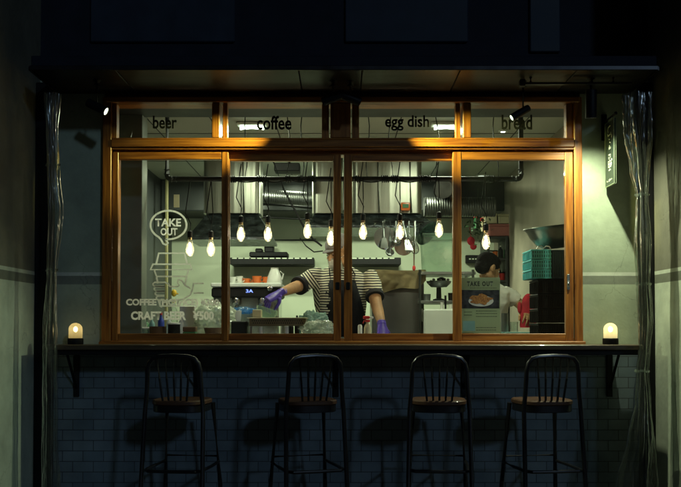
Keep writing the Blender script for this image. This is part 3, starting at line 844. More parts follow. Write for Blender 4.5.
# ------------------------------------------------------------------ kitchen shell
CZI = 2.5; YB = 3.95; IXL, IXR = -1.68, 1.53
solo(MB().box((IXL - .1, .125, .002), (IXR + .1, YB + .1, .02)), 'kitchen_floor', M['concrete'], 'grey floor inside the kitchen behind the window', 'floor', origin=(0, 2, 0))
ce = thing('ceiling', (0, 2, CZI), 'pale board ceiling of the kitchen with straight seams', 'ceiling')
MB().box((IXL - .1, .125, CZI), (IXR + .1, YB + .1, CZI + .08)).build('board', M['ceil'], ce)
b = MB()
for x in (-1.28, -.86, -.44, -.02, .40, .82, 1.24): b.box((x - .004, .13, CZI - .0025), (x + .004, YB - .01, CZI - .0005))
for y in (1.3, 2.4): b.box((IXL, y - .004, CZI - .003), (IXR, y + .004, CZI - .0008))
b.build('seams', M['seam'], ce)
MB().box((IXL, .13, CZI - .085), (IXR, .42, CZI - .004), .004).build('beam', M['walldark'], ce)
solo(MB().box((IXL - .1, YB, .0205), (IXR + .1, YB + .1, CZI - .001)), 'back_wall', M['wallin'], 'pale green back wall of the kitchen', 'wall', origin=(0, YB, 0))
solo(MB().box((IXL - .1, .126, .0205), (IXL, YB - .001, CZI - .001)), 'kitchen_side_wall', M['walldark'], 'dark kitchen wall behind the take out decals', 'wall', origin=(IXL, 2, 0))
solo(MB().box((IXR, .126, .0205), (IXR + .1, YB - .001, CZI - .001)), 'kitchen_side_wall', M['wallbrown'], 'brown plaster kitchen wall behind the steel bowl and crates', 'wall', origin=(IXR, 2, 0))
xa = X(142, .35)
solo(MB().box((IXL + .001, .35, .0205), (xa, .5, CZI - .004), .004), 'pilaster', M['wallgrey'], 'grey panelled pilaster at the left edge inside the window', 'pilaster')
# dark bulkhead with services at the back
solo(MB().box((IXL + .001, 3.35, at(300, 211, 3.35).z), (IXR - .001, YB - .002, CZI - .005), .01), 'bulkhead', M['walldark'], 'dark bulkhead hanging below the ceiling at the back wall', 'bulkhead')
# narrow partition with lit edge
solo(MB().box((at(165.2, 200, 3.0).x, 3.0, .0205), (at(167.5, 200, 3.0).x, 3.05, CZI - .004), .003), 'door_post', M['ochre'], 'narrow yellowish door post standing near the left wall of the kitchen', 'post')
# inner counter below the glass
ICZ = 1.055
ic = thing('inner_counter', (0, .42, 0), 'steel work counter running inside along the window', 'counter')
MB().box((IXL + .3, .13, ICZ - .03), (IXR - .005, .78, ICZ), .004).build('top', M['steelh'], ic)
MB().box((IXL + .32, .15, .021), (IXR - .02, .74, ICZ - .031), .004).build('cabinet', M['dull'], ic)

# steel ducts and hoods
def duct(p0, p1, py, Y, d, label, rib=()):
    a = at(p0, 190, Y).x; c = at(p1, 190, Y).x; z = at(340, py, Y).z
    t = thing('exhaust_duct', ((a + c) / 2, Y + d / 2, z), label, 'duct', 'brushed steel exhaust ducts dropping from the ceiling')
    b = MB()
    # box with rounded corners
    rr = .045; seg = []
    for cx, cy, a0 in ((c - rr, Y + rr, -90), (c - rr, Y + d - rr, 0), (a + rr, Y + d - rr, 90), (a + rr, Y + rr, 180)):
        for k in range(7): an = R(a0 + 15 * k); seg.append((cx + rr * math.cos(an), cy + rr * math.sin(an)))
    b.ring_loft([[Vector((x, y, zz)) for x, y in seg] for zz in (z, z + .01, CZI - .006)]); b.build('casing', M['steel'], t)
    for px in rib:
        x = at(px, 190, Y).x
        MB().tube([(x, Y - .004, z + .002), (x - .01, Y - .004, CZI - .01)], .010, 8).build('highlight_strip', M['steelh'], t)  # bright steel tube stands for a highlight on the duct front
    return t
def frust(mb, top, bot, z1, z0):
    (a, c, y0, y1), (A, Cc, Y0, Y1) = top, bot
    mb.ring_loft([[Vector(p) for p in ((A, Y0, z0), (Cc, Y0, z0), (Cc, Y1, z0), (A, Y1, z0))], [Vector(p) for p in ((A, Y0, z0 + .02), (Cc, Y0, z0 + .02), (Cc, Y1, z0 + .02), (A, Y1, z0 + .02))], [Vector(p) for p in ((a, y0, z1), (c, y0, z1), (c, y1, z1), (a, y1, z1))]])
YDU = 1.95
duct(203, 260, 213, YDU, .32, 'broad steel exhaust duct above the espresso machine', (244,))
duct(312, 343, 213, YDU, .32, 'narrow steel exhaust duct above the worker')
duct(352.5, 422, 213, YDU, .32, 'wide steel exhaust duct with two bright highlight strips above the hanging pans', (379, 411))
b = MB(); z1 = at(340, 213.5, YDU).z; z0 = at(340, 241, YDU).z
frust(b, (X(206, YDU), X(258, YDU), YDU + .03, YDU + .28), (X(190, YDU), X(273, YDU), YDU - .12, YDU + .5), z1 - .002, z0)
solo(b, 'cooker_hood', M['hood'], 'mottled bluish dark flared hood under the broad duct left of the worker', 'hood', smooth=False)
b = MB(); z0 = at(340, 229, YDU).z
frust(b, (X(314, YDU), X(421, YDU), YDU + .03, YDU + .28), (X(309, YDU), X(434, YDU), YDU - .1, YDU + .6), z1 - .002, z0)
solo(b, 'cooker_hood', M['hood'], 'long dark hood under the two right hand steel ducts', 'hood', smooth=False)
# round flexible ducts at the back on the right
def flex(pts, r, label):
    b = MB(); P = []; rs = []
    pts = [Vector(p) for p in pts]
    n = 60
    for i in range(n + 1):
        t = i / n * (len(pts) - 1); k = min(int(t), len(pts) - 2); P.append(pts[k].lerp(pts[k + 1], t - k)); rs.append(r * (1 + .05 * (i % 2)))
    b.tube(P, rs, 20); return solo(b, 'flexible_duct', M['flex'], label, 'duct', 'ribbed flexible ducts at the back')
flex([at(424, 207, 2.9), at(495, 207, 2.9)], .085, 'lower ribbed metal duct lying level under the bulkhead at right')
flex([at(443, 189, 2.2), at(443, 189, 3.2)], .075, 'short ribbed metal duct pointing at the window, high at right')
flex([at(258, 196, 3.1), at(313, 199, 3.1)], .06, 'ribbed dark duct lying between the two left hand steel ducts')
for i, (y0_, y1_) in enumerate(((203, 208), (217, 220))):
    b = MB(); b.tube([at(256, y0_, 3.2), at(315, y1_, 3.2)], .022 if i == 0 else .012, 8)
    solo(b, 'service_pipe', M['blackpipe'], ('thick' if i == 0 else 'thin') + ' dark service pipe running at the back between the ducts', 'pipe', 'service pipes at the back')
b = MB(); b.tube([at(236, 240, 3.6), at(316, 240, 3.6)], .012, 8); solo(b, 'service_pipe', M['blackpipe'], 'thin grey pipe across the back wall over the label rail', 'pipe', 'service pipes at the back')

# ceiling lights
def tube_light(px, py, Y, half, label, rot=0, E=0):
    p = at(px, py, Y); z = CZI - .02
    t = thing('ceiling_light', (p.x, Y, CZI), label, 'ceiling light', 'fluorescent ceiling lights')
    t.rotation_euler = (0, 0, rot)
    MB().box((-half, -.05, -.022), (half, .05, -.0035), .004).build('housing', M['whitep'], t, origin=(0, 0, 0))
    MB().cyl((-half + .02, 0, -.036), (half - .02, 0, -.036), .012).build('tube', M['fl'], t, origin=(0, 0, 0))
    if E:
        ld = bpy.data.lights.new('tube_glow', 'AREA'); ld.shape = 'RECTANGLE'; ld.size = half * 2; ld.size_y = .08; ld.energy = E; ld.color = (.88, 1.0, .68)
        lo = bpy.data.objects.new('tube_glow', ld); COL.objects.link(lo); lo.parent = t; lo.location = (0, 0, -.055)
    return t
M['fl'] = emit('fluorescent_tube', (.78, 1.0, .74), 9)
def ceil_Y(py): return (CZI - CAM.z) * FPX / (HOR - py) + CAM.y      # depth where a ray of that row meets the ceiling
for px, py, lab, E in ((252, 122, 'short fluorescent light seen through the coffee top light', 11), (446, 122, 'short fluorescent light seen behind the egg dish lettering', 11)):
    tube_light(px, py, ceil_Y(py), .10, lab, 0, E)
tube_light(233, 160, 2.75, .17, 'added fill light hidden behind the broad steel duct', 0, 31)  # added lamp, kept out of view, to light the kitchen
tube_light(388, 160, 2.75, .22, 'added fill light hidden behind the wide steel duct', 0, 39)  # second added lamp out of view, same purpose
tube_light(294, 186, 3.15, .06, 'tiny fluorescent light between the two left hand ducts', 0, 2)
def downlight(px, py, lab, s=6, rad=.035):
    Y = ceil_Y(py); p = at(px, py, Y)
    t = thing('downlight', (p.x, Y, CZI), lab, 'downlight', 'round downlights in the kitchen ceiling')
    MB().lathe([(rad, -.012), (rad + .012, -.010), (rad + .012, -.001), (rad, -.001)], (p.x, Y, CZI - .003), 24).build('ring', M['whitep'], t)
    MB().lathe([(0, -.013), (rad * .8, -.0128), (rad * .8, -.0125)], (p.x, Y, CZI - .003), 20).build('lamp', emit('down_lamp', (.85, 1, .8), s), t)
downlight(127, 136, 'bright round downlight low in the beer top light', 14, .02)
downlight(503, 129, 'bright round downlight beside the tilted spotlight', 10, .02)
downlight(556, 136.5, 'bright round downlight at the right end of the bread top light', 14, .02)
downlight(481, 174, 'dim round downlight nearer the right plaster wall', 1.0)
downlight(468, 185, 'dim round downlight farther back over the clutter shelf', 1.0)

# black pipe frame with pendant bulbs
YPp = .62
pipe = thing('pendant_pipe', (0, YPp, CZI), 'black iron pipe hung across the kitchen with cords wound round it', 'pipe')
zp = at(340, 179, YPp).z; xl = at(167, 179, YPp).x; xr = at(521, 179, YPp).x
def corner(c, d0, d1, r=.03, n=5): 
    c = Vector(c); d0 = Vector(d0); d1 = Vector(d1); out = []
    for i in range(n + 1):
        t = i / n; out.append((c - d0 * r) * (1 - t) ** 2 + c * 2 * t * (1 - t) + (c + d1 * r) * t * t)
    return out
pts = [Vector((xl, YPp, CZI - .086))] + corner((xl, YPp, zp), (0, 0, -1), (1, 0, 0)) + corner((xr, YPp, zp), (1, 0, 0), (0, 0, 1)) + [Vector((xr, YPp, CZI - .006))]
pts[0].z = CZI - .006
MB().tube(pts, .0165, 12).build('pipe', M['blackpipe'], pipe)
for c in ((xl, YPp, zp), (xr, YPp, zp)):
    s = 1 if c[0] < 0 else -1
    b = MB(); b.cyl((c[0] + s * .03, YPp, zp), (c[0] + s * .06, YPp, zp), .022); b.cyl((c[0], YPp, zp + .03), (c[0], YPp, zp + .06), .022); b.build('elbow', M['blackpipe'], pipe)
for px in (232, 262, 288, 300, 312, 357, 385, 395, 423, 428, 490):
    b = MB()
    x = at(px, 179, YPp).x; turns = random.choice((3, 4, 5)); n = turns * 10; pt = []
    for i in range(n + 1):
        a = 2 * PI * i / 10; pt.append((x + (i / n - .5) * .012 * turns + random.uniform(-.001, .001), YPp + math.cos(a) * .021, zp + math.sin(a) * .021))
    b.tube(pt, .0042, 5); b.build('wound_cord', M['black'], pipe)
for p0, p1 in ((232, 262), (262, 288), (357, 385), (395, 423), (290, 312), (488, 500)):
    a = at(p0, 179, YPp).x; c = at(p1, 179, YPp).x
    b = MB(); b.tube([(a + (c - a) * i / 8, YPp - .018, zp - .006 - .018 * math.sin(PI * i / 8)) for i in range(9)], .0035, 5); b.build('slack_cord', M['black'], pipe)
for px in (245, 288, 302, 368, 391, 438, 497):
    x = at(px, 170, YPp).x
    b = MB(); b.tube([(x + .012 * math.sin(i * .9 + px), YPp + .1 * (i / 6), zp + .01 + (CZI - .006 - zp - .01) * i / 6) for i in range(7)], .0035, 5); b.build('feed_cord', M['black'], pipe)

blist = [(190, 247, 'left one of the two pendant bulbs beside the take out bubble'), (211, 247, 'right one of the two pendant bulbs beside the take out bubble'),
         (241, 232, 'glowing pendant bulb in front of the mottled left hood'), (268, 232, 'glowing pendant bulb just right of the left hood corner'),
         (307.5, 229, 'glowing pendant bulb under the slanting black cable'), (331, 236, 'glowing pendant bulb right in front of the worker cap'),
         (363, 230, 'glowing pendant bulb left of the hanging pans'), (400, 230, 'glowing pendant bulb in front of the hanging pans'),
         (439, 228, 'glowing pendant bulb over the milky plastic tub'), (486, 240, 'glowing pendant bulb above the black haired worker')]
proto = None
for px, py, lab in blist:
    Y = YPp - .03 if px not in (190, 211) else YPp + .02
    p = at(px, py, Y)
    if proto is None:
        t = thing('pendant_bulb', (0, 0, 0), lab, 'light bulb', 'bare pendant bulbs hanging from the black pipe')
        g = MB().lathe([(.0, -.062), (.012, -.058), (.022, -.042), (.0265, -.02), (.0245, .0), (.018, .022), (.0135, .040), (.0125, .048)], (0, 0, 0), 20).build('glass_bulb', M['bulbglass'], t)
        b = MB()
        for k in range(6):
            a = 2 * PI * k / 6; b.tube([(.008 * math.cos(a), .008 * math.sin(a), -.040), (.0045 * math.cos(a + .4), .0045 * math.sin(a + .4), .022)], .0030, 6)
        b.lathe([(0, -.046), (.006, -.042), (.0105, -.032), (.0115, -.020), (.009, -.004), (.0055, .014), (.003, .026), (0, .028)], (0, 0, 0), 14)
        b.build('filament', M['fil'], t)
        MB().lathe([(0, .046), (.0135, .046), (.0135, .062), (.010, .064)], (0, 0, 0), 16).build('screw_cap', M['steelcap'], t)
        MB().lathe([(0, .060), (.0165, .060), (.0175, .075), (.0165, .098), (.006, .106), (0, .108)], (0, 0, 0), 16).build('socket', M['black'], t)
        proto = t; o = t
    else:
        o = copy_tree(proto)
        o['label'] = lab
    o.location = p
    b = MB(); top = zp - .0
    h = top - p.z
    if px in (190, 211):
        b.tube([(0, 0, .104), (.004, 0, .15), (-.03 if px == 190 else .012, .0, .22), (0, 0, h)], .0035, 6)
    else:
        b.tube([(0, 0, .104), (.002, .002, h * .6), (0, .01, h)], .0035, 6)
    c = b.build('cord', M['black'], None, origin=(0, 0, 0)); c.parent = o

# slanting cable on the left of the worker
b = MB(); b.tube([at(272, 158, 1.2), at(284, 190, 1.2), at(297, 214, 1.2), at(306, 231, 1.2), at(314, 240, 1.2), at(322, 246, 1.2)], .007, 8)
b.tube([at(300, 238, 1.2), at(306, 246, 1.2), at(314, 252, 1.2), at(323, 251, 1.2)], .005, 6)
solo(b, 'cable', M['black'], 'black cable slanting down from the ceiling to the worker cap', 'cable')
b = MB(); p = at(292, 168, 1.6); b.box((p.x - .13, 1.55, p.z - .03), (p.x + .06, 1.7, p.z + .03), .006); b.cyl((p.x - .02, 1.62, p.z + .03), (p.x - .02, 1.62, CZI - .004), .01)
solo(b, 'ceiling_device', M['black'], 'black device box mounted under the ceiling left of the centre', 'device')

# timer on the duct
p = at(405.5, 206.5, YDU - .03)
tm = thing('kitchen_timer', p, 'small orange kitchen timer stuck on the wide steel duct', 'timer')
MB().box((p.x - .036, p.y - .008, p.z - .032), (p.x + .036, p.y + .010, p.z + .032), .012, seg=2).build('case', M['orange'], tm)
MB().box((p.x - .024, p.y - .0105, p.z - .012), (p.x + .024, p.y - .0082, p.z + .018), .001).build('display', M['green'], tm)

# ------------------------------------------------------------------ back rail, shelves
for p0, p1, lab in ((230, 314, 'black label rail on the back wall left of the worker'), (350, 401, 'black label rail on the back wall right of the worker')):
    Y = 3.6
    a = at(p0, 264.5, Y); c = at(p1, 257.5, Y)
    t = thing('label_rail', ((a.x + c.x) / 2, Y, a.z), lab, 'shelf', 'black label rails on the back wall')
    MB().box((a.x, Y, a.z), (c.x, YB - .01, c.z), .004).build('shelf', M['black'], t)
    b = MB(); x = a.x + .02
    while x < c.x - .05:
        b.box((x, Y - .003, c.z - .012), (x + .045, Y - .0005, c.z - .003)); x += .06
    b.build('label_strip', M['chalk'], t)
b = MB(); p = at(270, 257, 3.65)
b.box((p.x - .2, 3.65, p.z + .001), (p.x + .17, 3.9, p.z + .05), .01); b.box((p.x - .06, 3.7, p.z + .05), (p.x + .03, 3.85, p.z + .16), .01); b.box((p.x - .15, 3.72, p.z + .05), (p.x - .08, 3.85, p.z + .09), .01)
solo(b, 'amplifier', M['black'], 'black audio unit lying on the left label rail', 'device')

# ------------------------------------------------------------------ generic small wares
def bottle(px, pyb, Y, h, r, m, capm, label, z=None, name='bottle', group='bottles standing about the kitchen'):
    p = at(px, pyb, Y); z = p.z if z is None else z
    t = thing(name, (p.x, Y, z), label, 'bottle', group)
    MB().lathe([(0, 0), (r * .95, 0), (r, .004), (r, h * .62), (r * .8, h * .72), (r * .38, h * .80), (r * .36, h * .9), (0, h * .9)], (p.x, Y, z), 20).build('body', m, t)
    MB().lathe([(0, h * .9), (r * .42, h * .9), (r * .40, h), (0, h)], (p.x, Y, z), 16).build('cap', capm, t)
    return t
def pot(px, pyb, Y, w, h, m, label, z=None, cat='container', name='container', taper=.92, group=None, lid=None):
    p = at(px, pyb, Y); z = p.z if z is None else z
    prof = [(0, 0), (w * taper * .97, 0), (w * taper, .003), (w, h - .004), (w * 1.05, h), (w * .93, h), (w * .86 * taper, .01), (0, .01)]
    if lid is None:
        return solo(MB().lathe(prof, (p.x, Y, z), 24), name, m, label, cat, group, origin=(p.x, Y, z))
    t = thing(name, (p.x, Y, z), label, cat, group)
    MB().lathe(prof, (p.x, Y, z), 24).build('body', m, t)
    MB().lathe([(0, h), (w * 1.07, h), (w * 1.07, h + .008), (w * .9, h + .012), (0, h + .012)], (p.x, Y, z), 24).build('lid', lid, t)
    return t
def bag(px, pyb, Y, rx, ry, rz_, label, m='bag', seed=0, z=None, name='plastic_bag'):
    p = at(px, pyb, Y); z = p.z if z is None else z
    b = MB(); rr = []; S, K = 96, 64
    for k in range(K + 1):
        t = -PI / 2 + PI * k / K; ring = []
        for i in range(S):
            a = 2 * PI * i / S
            v = Vector((math.cos(t) * math.cos(a), math.cos(t) * math.sin(a), math.sin(t)))
            f = 1 + .30 * noise.noise(v * 2.2 + Vector((seed, 0, 0))) + .30 * abs(noise.noise(v * 4 + Vector((0, seed, 0)))) - .20 * abs(noise.noise(v * 8 + Vector((seed, seed, 0)))) + .06 * abs(noise.noise(v * 16 + Vector((seed, 0, seed))))
            zz = max(-.8, v.z * f)
            ring.append(Vector((p.x + v.x * rx * f, Y + v.y * ry * f, z + (zz + .8) * rz_ * .55)))
        rr.append(ring)
    b.ring_loft(rr)
    return solo(b, name, M[m], label, 'plastic bag', origin=(p.x, Y, z), ang=75)

# espresso machine
YM = 1.35
a = at(229, 330, YM); c = at(281, 283, YM)
bz = at(250, 330, YM).z - .1
solo(MB().box((IXL + .25, YM - .12, .021), (at(316, 330, YM).x, YM + .55, bz), .005), 'back_bench', M['dull'], 'low steel bench carrying the espresso machine', 'bench')
em = thing('espresso_machine', ((a.x + c.x) / 2, YM, bz), 'steel and black espresso machine with cups on its top tray left of the worker', 'coffee machine')
ztm = c.z
x0m, x1m = a.x - .12, c.x
MB().box((x0m, YM + .06, bz + .001), (x1m - .02, YM + .42, ztm - .09), .01).build('body', M['steelh'], em)
MB().box((x0m - .005, YM - .02, ztm - .105), (x1m, YM + .44, ztm - .032), .012).build('control_panel', M['black'], em)
MB().box((x0m - .008, YM - .03, ztm - .030), (x1m + .004, YM + .45, ztm), .006).build('top_tray', M['whitep'], em)
MB().box((x0m, YM - .06, bz + .001), (x1m - .01, YM + .06, bz + .06), .01).build('drip_tray', M['steelh'], em)
M['led'] = emit('blue_display', (.03, .16, 1.0), 1.6)
px_ = at(249, 291, YM - .02)
d_ = text_obj('display', '3A', px_.x - .022, px_.x + .03, px_.z - .012, px_.z + .012, YM - .0215, M['led'], em, bold=.02)
for px in (236, 262):
    q_ = at(px, 298, YM); b = MB()
    b.lathe([(0, 0), (.03, 0), (.034, -.02), (.030, -.05), (.012, -.055), (.012, -.07), (0, -.07)], (q_.x, YM + .03, ztm - .105), 20)
    b.tube([(q_.x, YM + .0, ztm - .14), (q_.x + .005, YM - .10, ztm - .15), (q_.x + .005, YM - .15, ztm - .155)], [.008, .011, .012], 8)
    b.build('group_head', M['steelh'], em)
q_ = at(270, 288.5, YM - .02); MB().lathe([(0, 0), (.022, 0), (.024, .006), (.018, .02), (.012, .022), (0, .022)], (q_.x, YM - .022, q_.z), 20, (0, -1, 0)).build('gauge', M['steelh'], em)
b = MB(); q_ = at(275, 300, YM); b.tube([(q_.x, YM - .01, ztm - .1), (q_.x, YM - .06, ztm - .14), (q_.x - .01, YM - .06, ztm - .25)], .006, 8); b.build('steam_wand', M['steelh'], em)
M['ledtray'] = emit('blue_tray_glow', (.1, .5, 1.0), .55)  # glow for the LED light on the tray, unused
zt_c = ztm + .001
for px, py, r_, h_, mm, lab in ((246.5, 283, .030, .038, 'orange', 'small orange cup on the espresso machine, leftmost of three'), (257, 283, .036, .055, 'orange', 'tall orange cup in the middle on the espresso machine'),
                            (266, 283, .026, .050, 'orange', 'small orange cup next to the white jug on the espresso machine'), (233, 283, .028, .050, 'white', 'white cup standing at the left end of the espresso machine'), (239.5, 283, .026, .055, 'white', 'white cup beside the orange cups on the espresso machine')):
    p = at(px, py, YM + .14); t = thing('cup', (p.x, YM + .14, zt_c), lab, 'cup', 'cups stored on the espresso machine')
    MB().lathe([(0, 0), (r_ * .7, 0), (r_ * .75, .004), (r_, h_), (r_ * .9, h_), (r_ * .65, .008), (0, .008)], (p.x, YM + .14, zt_c), 20).build('body', M[mm], t)
    b = MB(); b.tube([(p.x + r_ * .8, YM + .13, zt_c + h_ * .8), (p.x + r_ * 1.45, YM + .12, zt_c + h_ * .7), (p.x + r_ * 1.4, YM + .12, zt_c + h_ * .35), (p.x + r_ * .8, YM + .13, zt_c + h_ * .25)], .004, 6); b.build('handle', M[mm], t)
p = at(274.5, 283, YM + .12)
t = thing('milk_jug', (p.x, YM + .12, zt_c), 'tall white plastic jug on the right end of the espresso machine', 'jug')
MB().lathe([(0, 0), (.055, 0), (.058, .01), (.05, .05), (.035, .09), (.028, .105), (.03, .115), (0, .115)], (p.x, YM + .12, zt_c), 20).build('body', M['white'], t)
b = MB(); b.tube([(p.x + .04, YM + .12, zt_c + .09), (p.x + .065, YM + .12, zt_c + .07), (p.x + .055, YM + .12, zt_c + .03)], .006, 6); b.build('handle', M['white'], t)
# bag in place of the LED lit tray, blue light painted in
p = at(243, 309, .95)
bag(243, 314, 1.0, .085, .05, .045, 'crinkled bag tinted as if lit blue in front of the espresso machine', 'bagblue', 5)

# foreground wares on the inner counter (left pane)
zc = ICZ + .001
p = at(119.5, 333, .40)
t = thing('pepper_mill', (p.x, .40, zc), 'round black pepper mill at the far left on the inner counter', 'mill')
MB().lathe([(0, 0), (.030, 0), (.03, .01), (.022, .04), (.020, .06), (.024, .07)], (p.x, .40, zc), 20).build('body', M['brown'], t)
MB().ell((p.x, .40, zc + .098), (.036, .036, .036), 18, 12).build('knob', M['black'], t)
pot(130, 333, .5, .050, .055, M['dull'], 'low grey steel bowl right of the black pepper mill', zc, 'bowl', 'bowl', .7)
pot(143, 333, .42, .042, .052, M['clear'], 'short clear plastic tub between the steel bowl and the brown crock', zc, lid=M['whitep'])
pot(158, 333, .40, .052, .068, M['brown'], 'brown stoneware crock under the decal text', zc, 'crock', 'crock', 1.0)
pot(174, 333, .38, .037, .080, M['black'], 'tall black canister with a pale lid', zc, 'canister', 'canister', 1.0, lid=M['whitep'])
p = at(190, 333, .40); t = thing('food_box', (p.x, .4, zc), 'small box with an orange and green label on the inner counter', 'box')
MB().box((p.x - .04, .37, zc), (p.x + .04, .44, zc + .035), .004).build('base', M['green'], t); MB().box((p.x - .04, .37, zc + .0355), (p.x + .04, .44, zc + .066), .004).build('upper', M['brown'], t)
pot(213, 333, .40, .056, .06, M['brown'], 'brown wooden bowl beneath the big plastic bag', zc, 'bowl', 'bowl', .75)
pot(224.5, 333, .34, .018, .05, M['white'], 'tiny white ramekin behind the first sash stile', zc, 'ramekin', 'ramekin')
bottle(161, 333, .55, .155, .020, M['blue'], M['red'], 'blue squeeze bottle with a red cap rising behind the brown crock', zc)
bottle(152, 333, .62, .13, .018, M['tealpale'], M['white'], 'pale teal bottle left of the blue squeeze bottle', zc)
bottle(169, 333, .66, .14, .018, M['whitep'], M['black'], 'white bottle with a black cap behind the crock', zc)
bottle(174, 333, .8, .245, .024, M['clear'], M['yellow'], 'tall clear bottle with a large yellow top', zc)
p = at(174, 293, .8); b = MB(); b.ell((p.x, .8, p.z), (.018, .018, .024), 14, 10); b.tube([(p.x, .8, p.z), (p.x + .028, .8, p.z - .006)], .006, 6)
solo(b, 'squeezer', M['yellow'], 'bright yellow squeezer lying on top of the tall clear bottle', 'squeezer')
p = at(187, 321, .6); solo(MB().box((p.x - .048, .6, zc), (p.x + .048, .68, at(187, 306, .6).z), .004), 'paper_box', M['whitep'], 'white paper box standing among the bottles', 'box')
bag(214, 333, .66, .14, .10, .21, 'big crumpled milky plastic bag in the corner of the first sash', seed=2, z=zc)
bag(135, 333, .68, .12, .06, .10, 'flat crumpled plastic wrap behind the steel bowl', seed=9, z=zc)
# hanging tag
p = at(176.5, 201, 1.9); b = MB(); b.box((p.x - .022, 1.9, p.z - .05), (p.x + .022, 1.905, p.z + .05), .001)
solo(b, 'paper_tag', M['cream'], 'small cream tag hanging by the yellowish door post', 'tag')

# perforated tray stand in the second sash
Yt = .42
a = at(249, 333, Yt); c = at(306, 317.5, Yt)
t = thing('perforated_tray', ((a.x + c.x) / 2, Yt + .1, zc), 'steel tray stand with a perforated front on the inner counter', 'tray')
zt2 = c.z
MB().box((a.x, Yt, zt2 - .052), (c.x, Yt + .26, zt2 - .006), .003).build('box', M['brownsteel'], t)
MB().box((a.x - .012, Yt - .008, zt2 - .0055), (c.x + .004, Yt + .27, zt2), .002).build('rim', M['cream'], t)
b = MB()
for i in range(24):
    for j in range(2):
        x = a.x + .02 + i * (c.x - a.x - .035) / 24 + j * .007; z = zt2 - .020 - j * .014
        b.cyl((x, Yt - .0015, z), (x, Yt - .0005, z), .0042, seg=6)
b.build('perforation', M['black'], t)
for x in (a.x + .07, c.x - .12):
    MB().lathe([(0, 0), (.012, 0), (.012, zt2 - .054 - zc), (0, zt2 - .054 - zc)], (x, Yt + .03, zc), 12).build('foot', M['white'], t)
for x in (a.x + .005, c.x - .02):
    MB().box((x, Yt + .01, zc), (x + .014, Yt + .024, zt2 - .053), .001).build('leg', M['dull'], t)
b = MB(); a = at(231, 333, .5); c = at(247, 321, .5); b.box((a.x, .5, zc), (c.x, .62, c.z), .006)
solo(b, 'knock_box', M['black'], 'black knock box at the left of the perforated tray', 'box')
bag(319, 333, .40, .105, .06, .105, 'crinkled clear plastic bag at the right of the perforated tray', 'clearbag', seed=14, z=zc)
# bottles behind the tray
bottle(284, 325, .72, .12, .024, M['whitep'], M['white'], 'white squeeze bottle beside the gloved hand', zc)
bottle(291, 325, .74, .10, .018, M['black'], M['red'], 'small dark sauce bottle with a red cap behind the tray', zc)
bottle(297, 325, .76, .14, .016, M['black'], M['black'], 'slim black bottle behind the tray', zc)
bottle(276.5, 325, .75, .11, .017, M['clear'], M['whitep'], 'clear bottle with a white cap under the gloved hand', zc)
bag(313, 322, 1.0 - .2, .10, .05, .16, 'pale teal bag standing between the bottles and the worker', 'tealbag', seed=21, z=zc)
pot(255, 333, .88, .030, .085, M['steelh'], 'small steel milk pitcher in front of the espresso machine', at(255, 326, .88).z, 'pitcher', 'milk_pitcher', 1.0)
pot(236.5, 325, .9, .034, .11, M['white'], 'stack of white paper cups at the left of the blue tinted bag', at(236, 327, .9).z, 'paper cups', 'paper_cup_stack', .8)
for k_, (px, h_, r_, m_, lb) in enumerate(((124, .10, .016, 'brown', 'short brown dropper bottle behind the pepper mill'), (140, .16, .018, 'clear', 'tall clear bottle with a white cap behind the clear tub'), (146, .12, .022, 'green', 'dark green bottle behind the clear plastic tub'),
        (181, .13, .02, 'whitep', 'white bottle in front of the paper box'), (198, .12, .018, 'brown', 'brown bottle between the paper box and the big bag'), (205, .09, .024, 'cream', 'cream squeeze bottle in front of the big bag'))):
    bottle(px, 333, .60 + .03 * (k_ % 3), h_, r_, M[m_], M['white'] if k_ % 2 else M['black'], lb, zc)
# spray bottle
p = at(367.5, 333, .36); t = thing('spray_bottle', (p.x, .36, zc), 'pale spray bottle with a red and white trigger head', 'spray bottle')
MB().lathe([(0, 0), (.030, 0), (.032, .006), (.032, .055), (.026, .072), (.013, .085), (.013, .095), (0, .095)], (p.x, .36, zc), 22, sy=.7).build('body', M['cream'], t)
MB().lathe([(0, .094), (.015, .094), (.015, .110), (0, .110)], (p.x, .36, zc), 16).build('collar', M['red'], t)
b = MB(); b.box((p.x - .028, .35, zc + .112), (p.x + .014, .37, zc + .132), .005); b.tube([(p.x - .012, .36, zc + .115), (p.x - .022, .36, zc + .098), (p.x - .028, .36, zc + .086)], .004, 6); b.build('trigger', M['red'], t)
MB().box((p.x + .0145, .351, zc + .114), (p.x + .036, .369, zc + .128), .003).build('nozzle', M['white'], t)
b = MB(); p = at(360, 333, .5); b.lathe([(0, 0), (.014, 0), (.014, .07), (.008, .08), (0, .08)], (p.x, .5, zc), 14); solo(b, 'shaker', M['white'], 'little white shaker just left of the spray bottle', 'shaker')

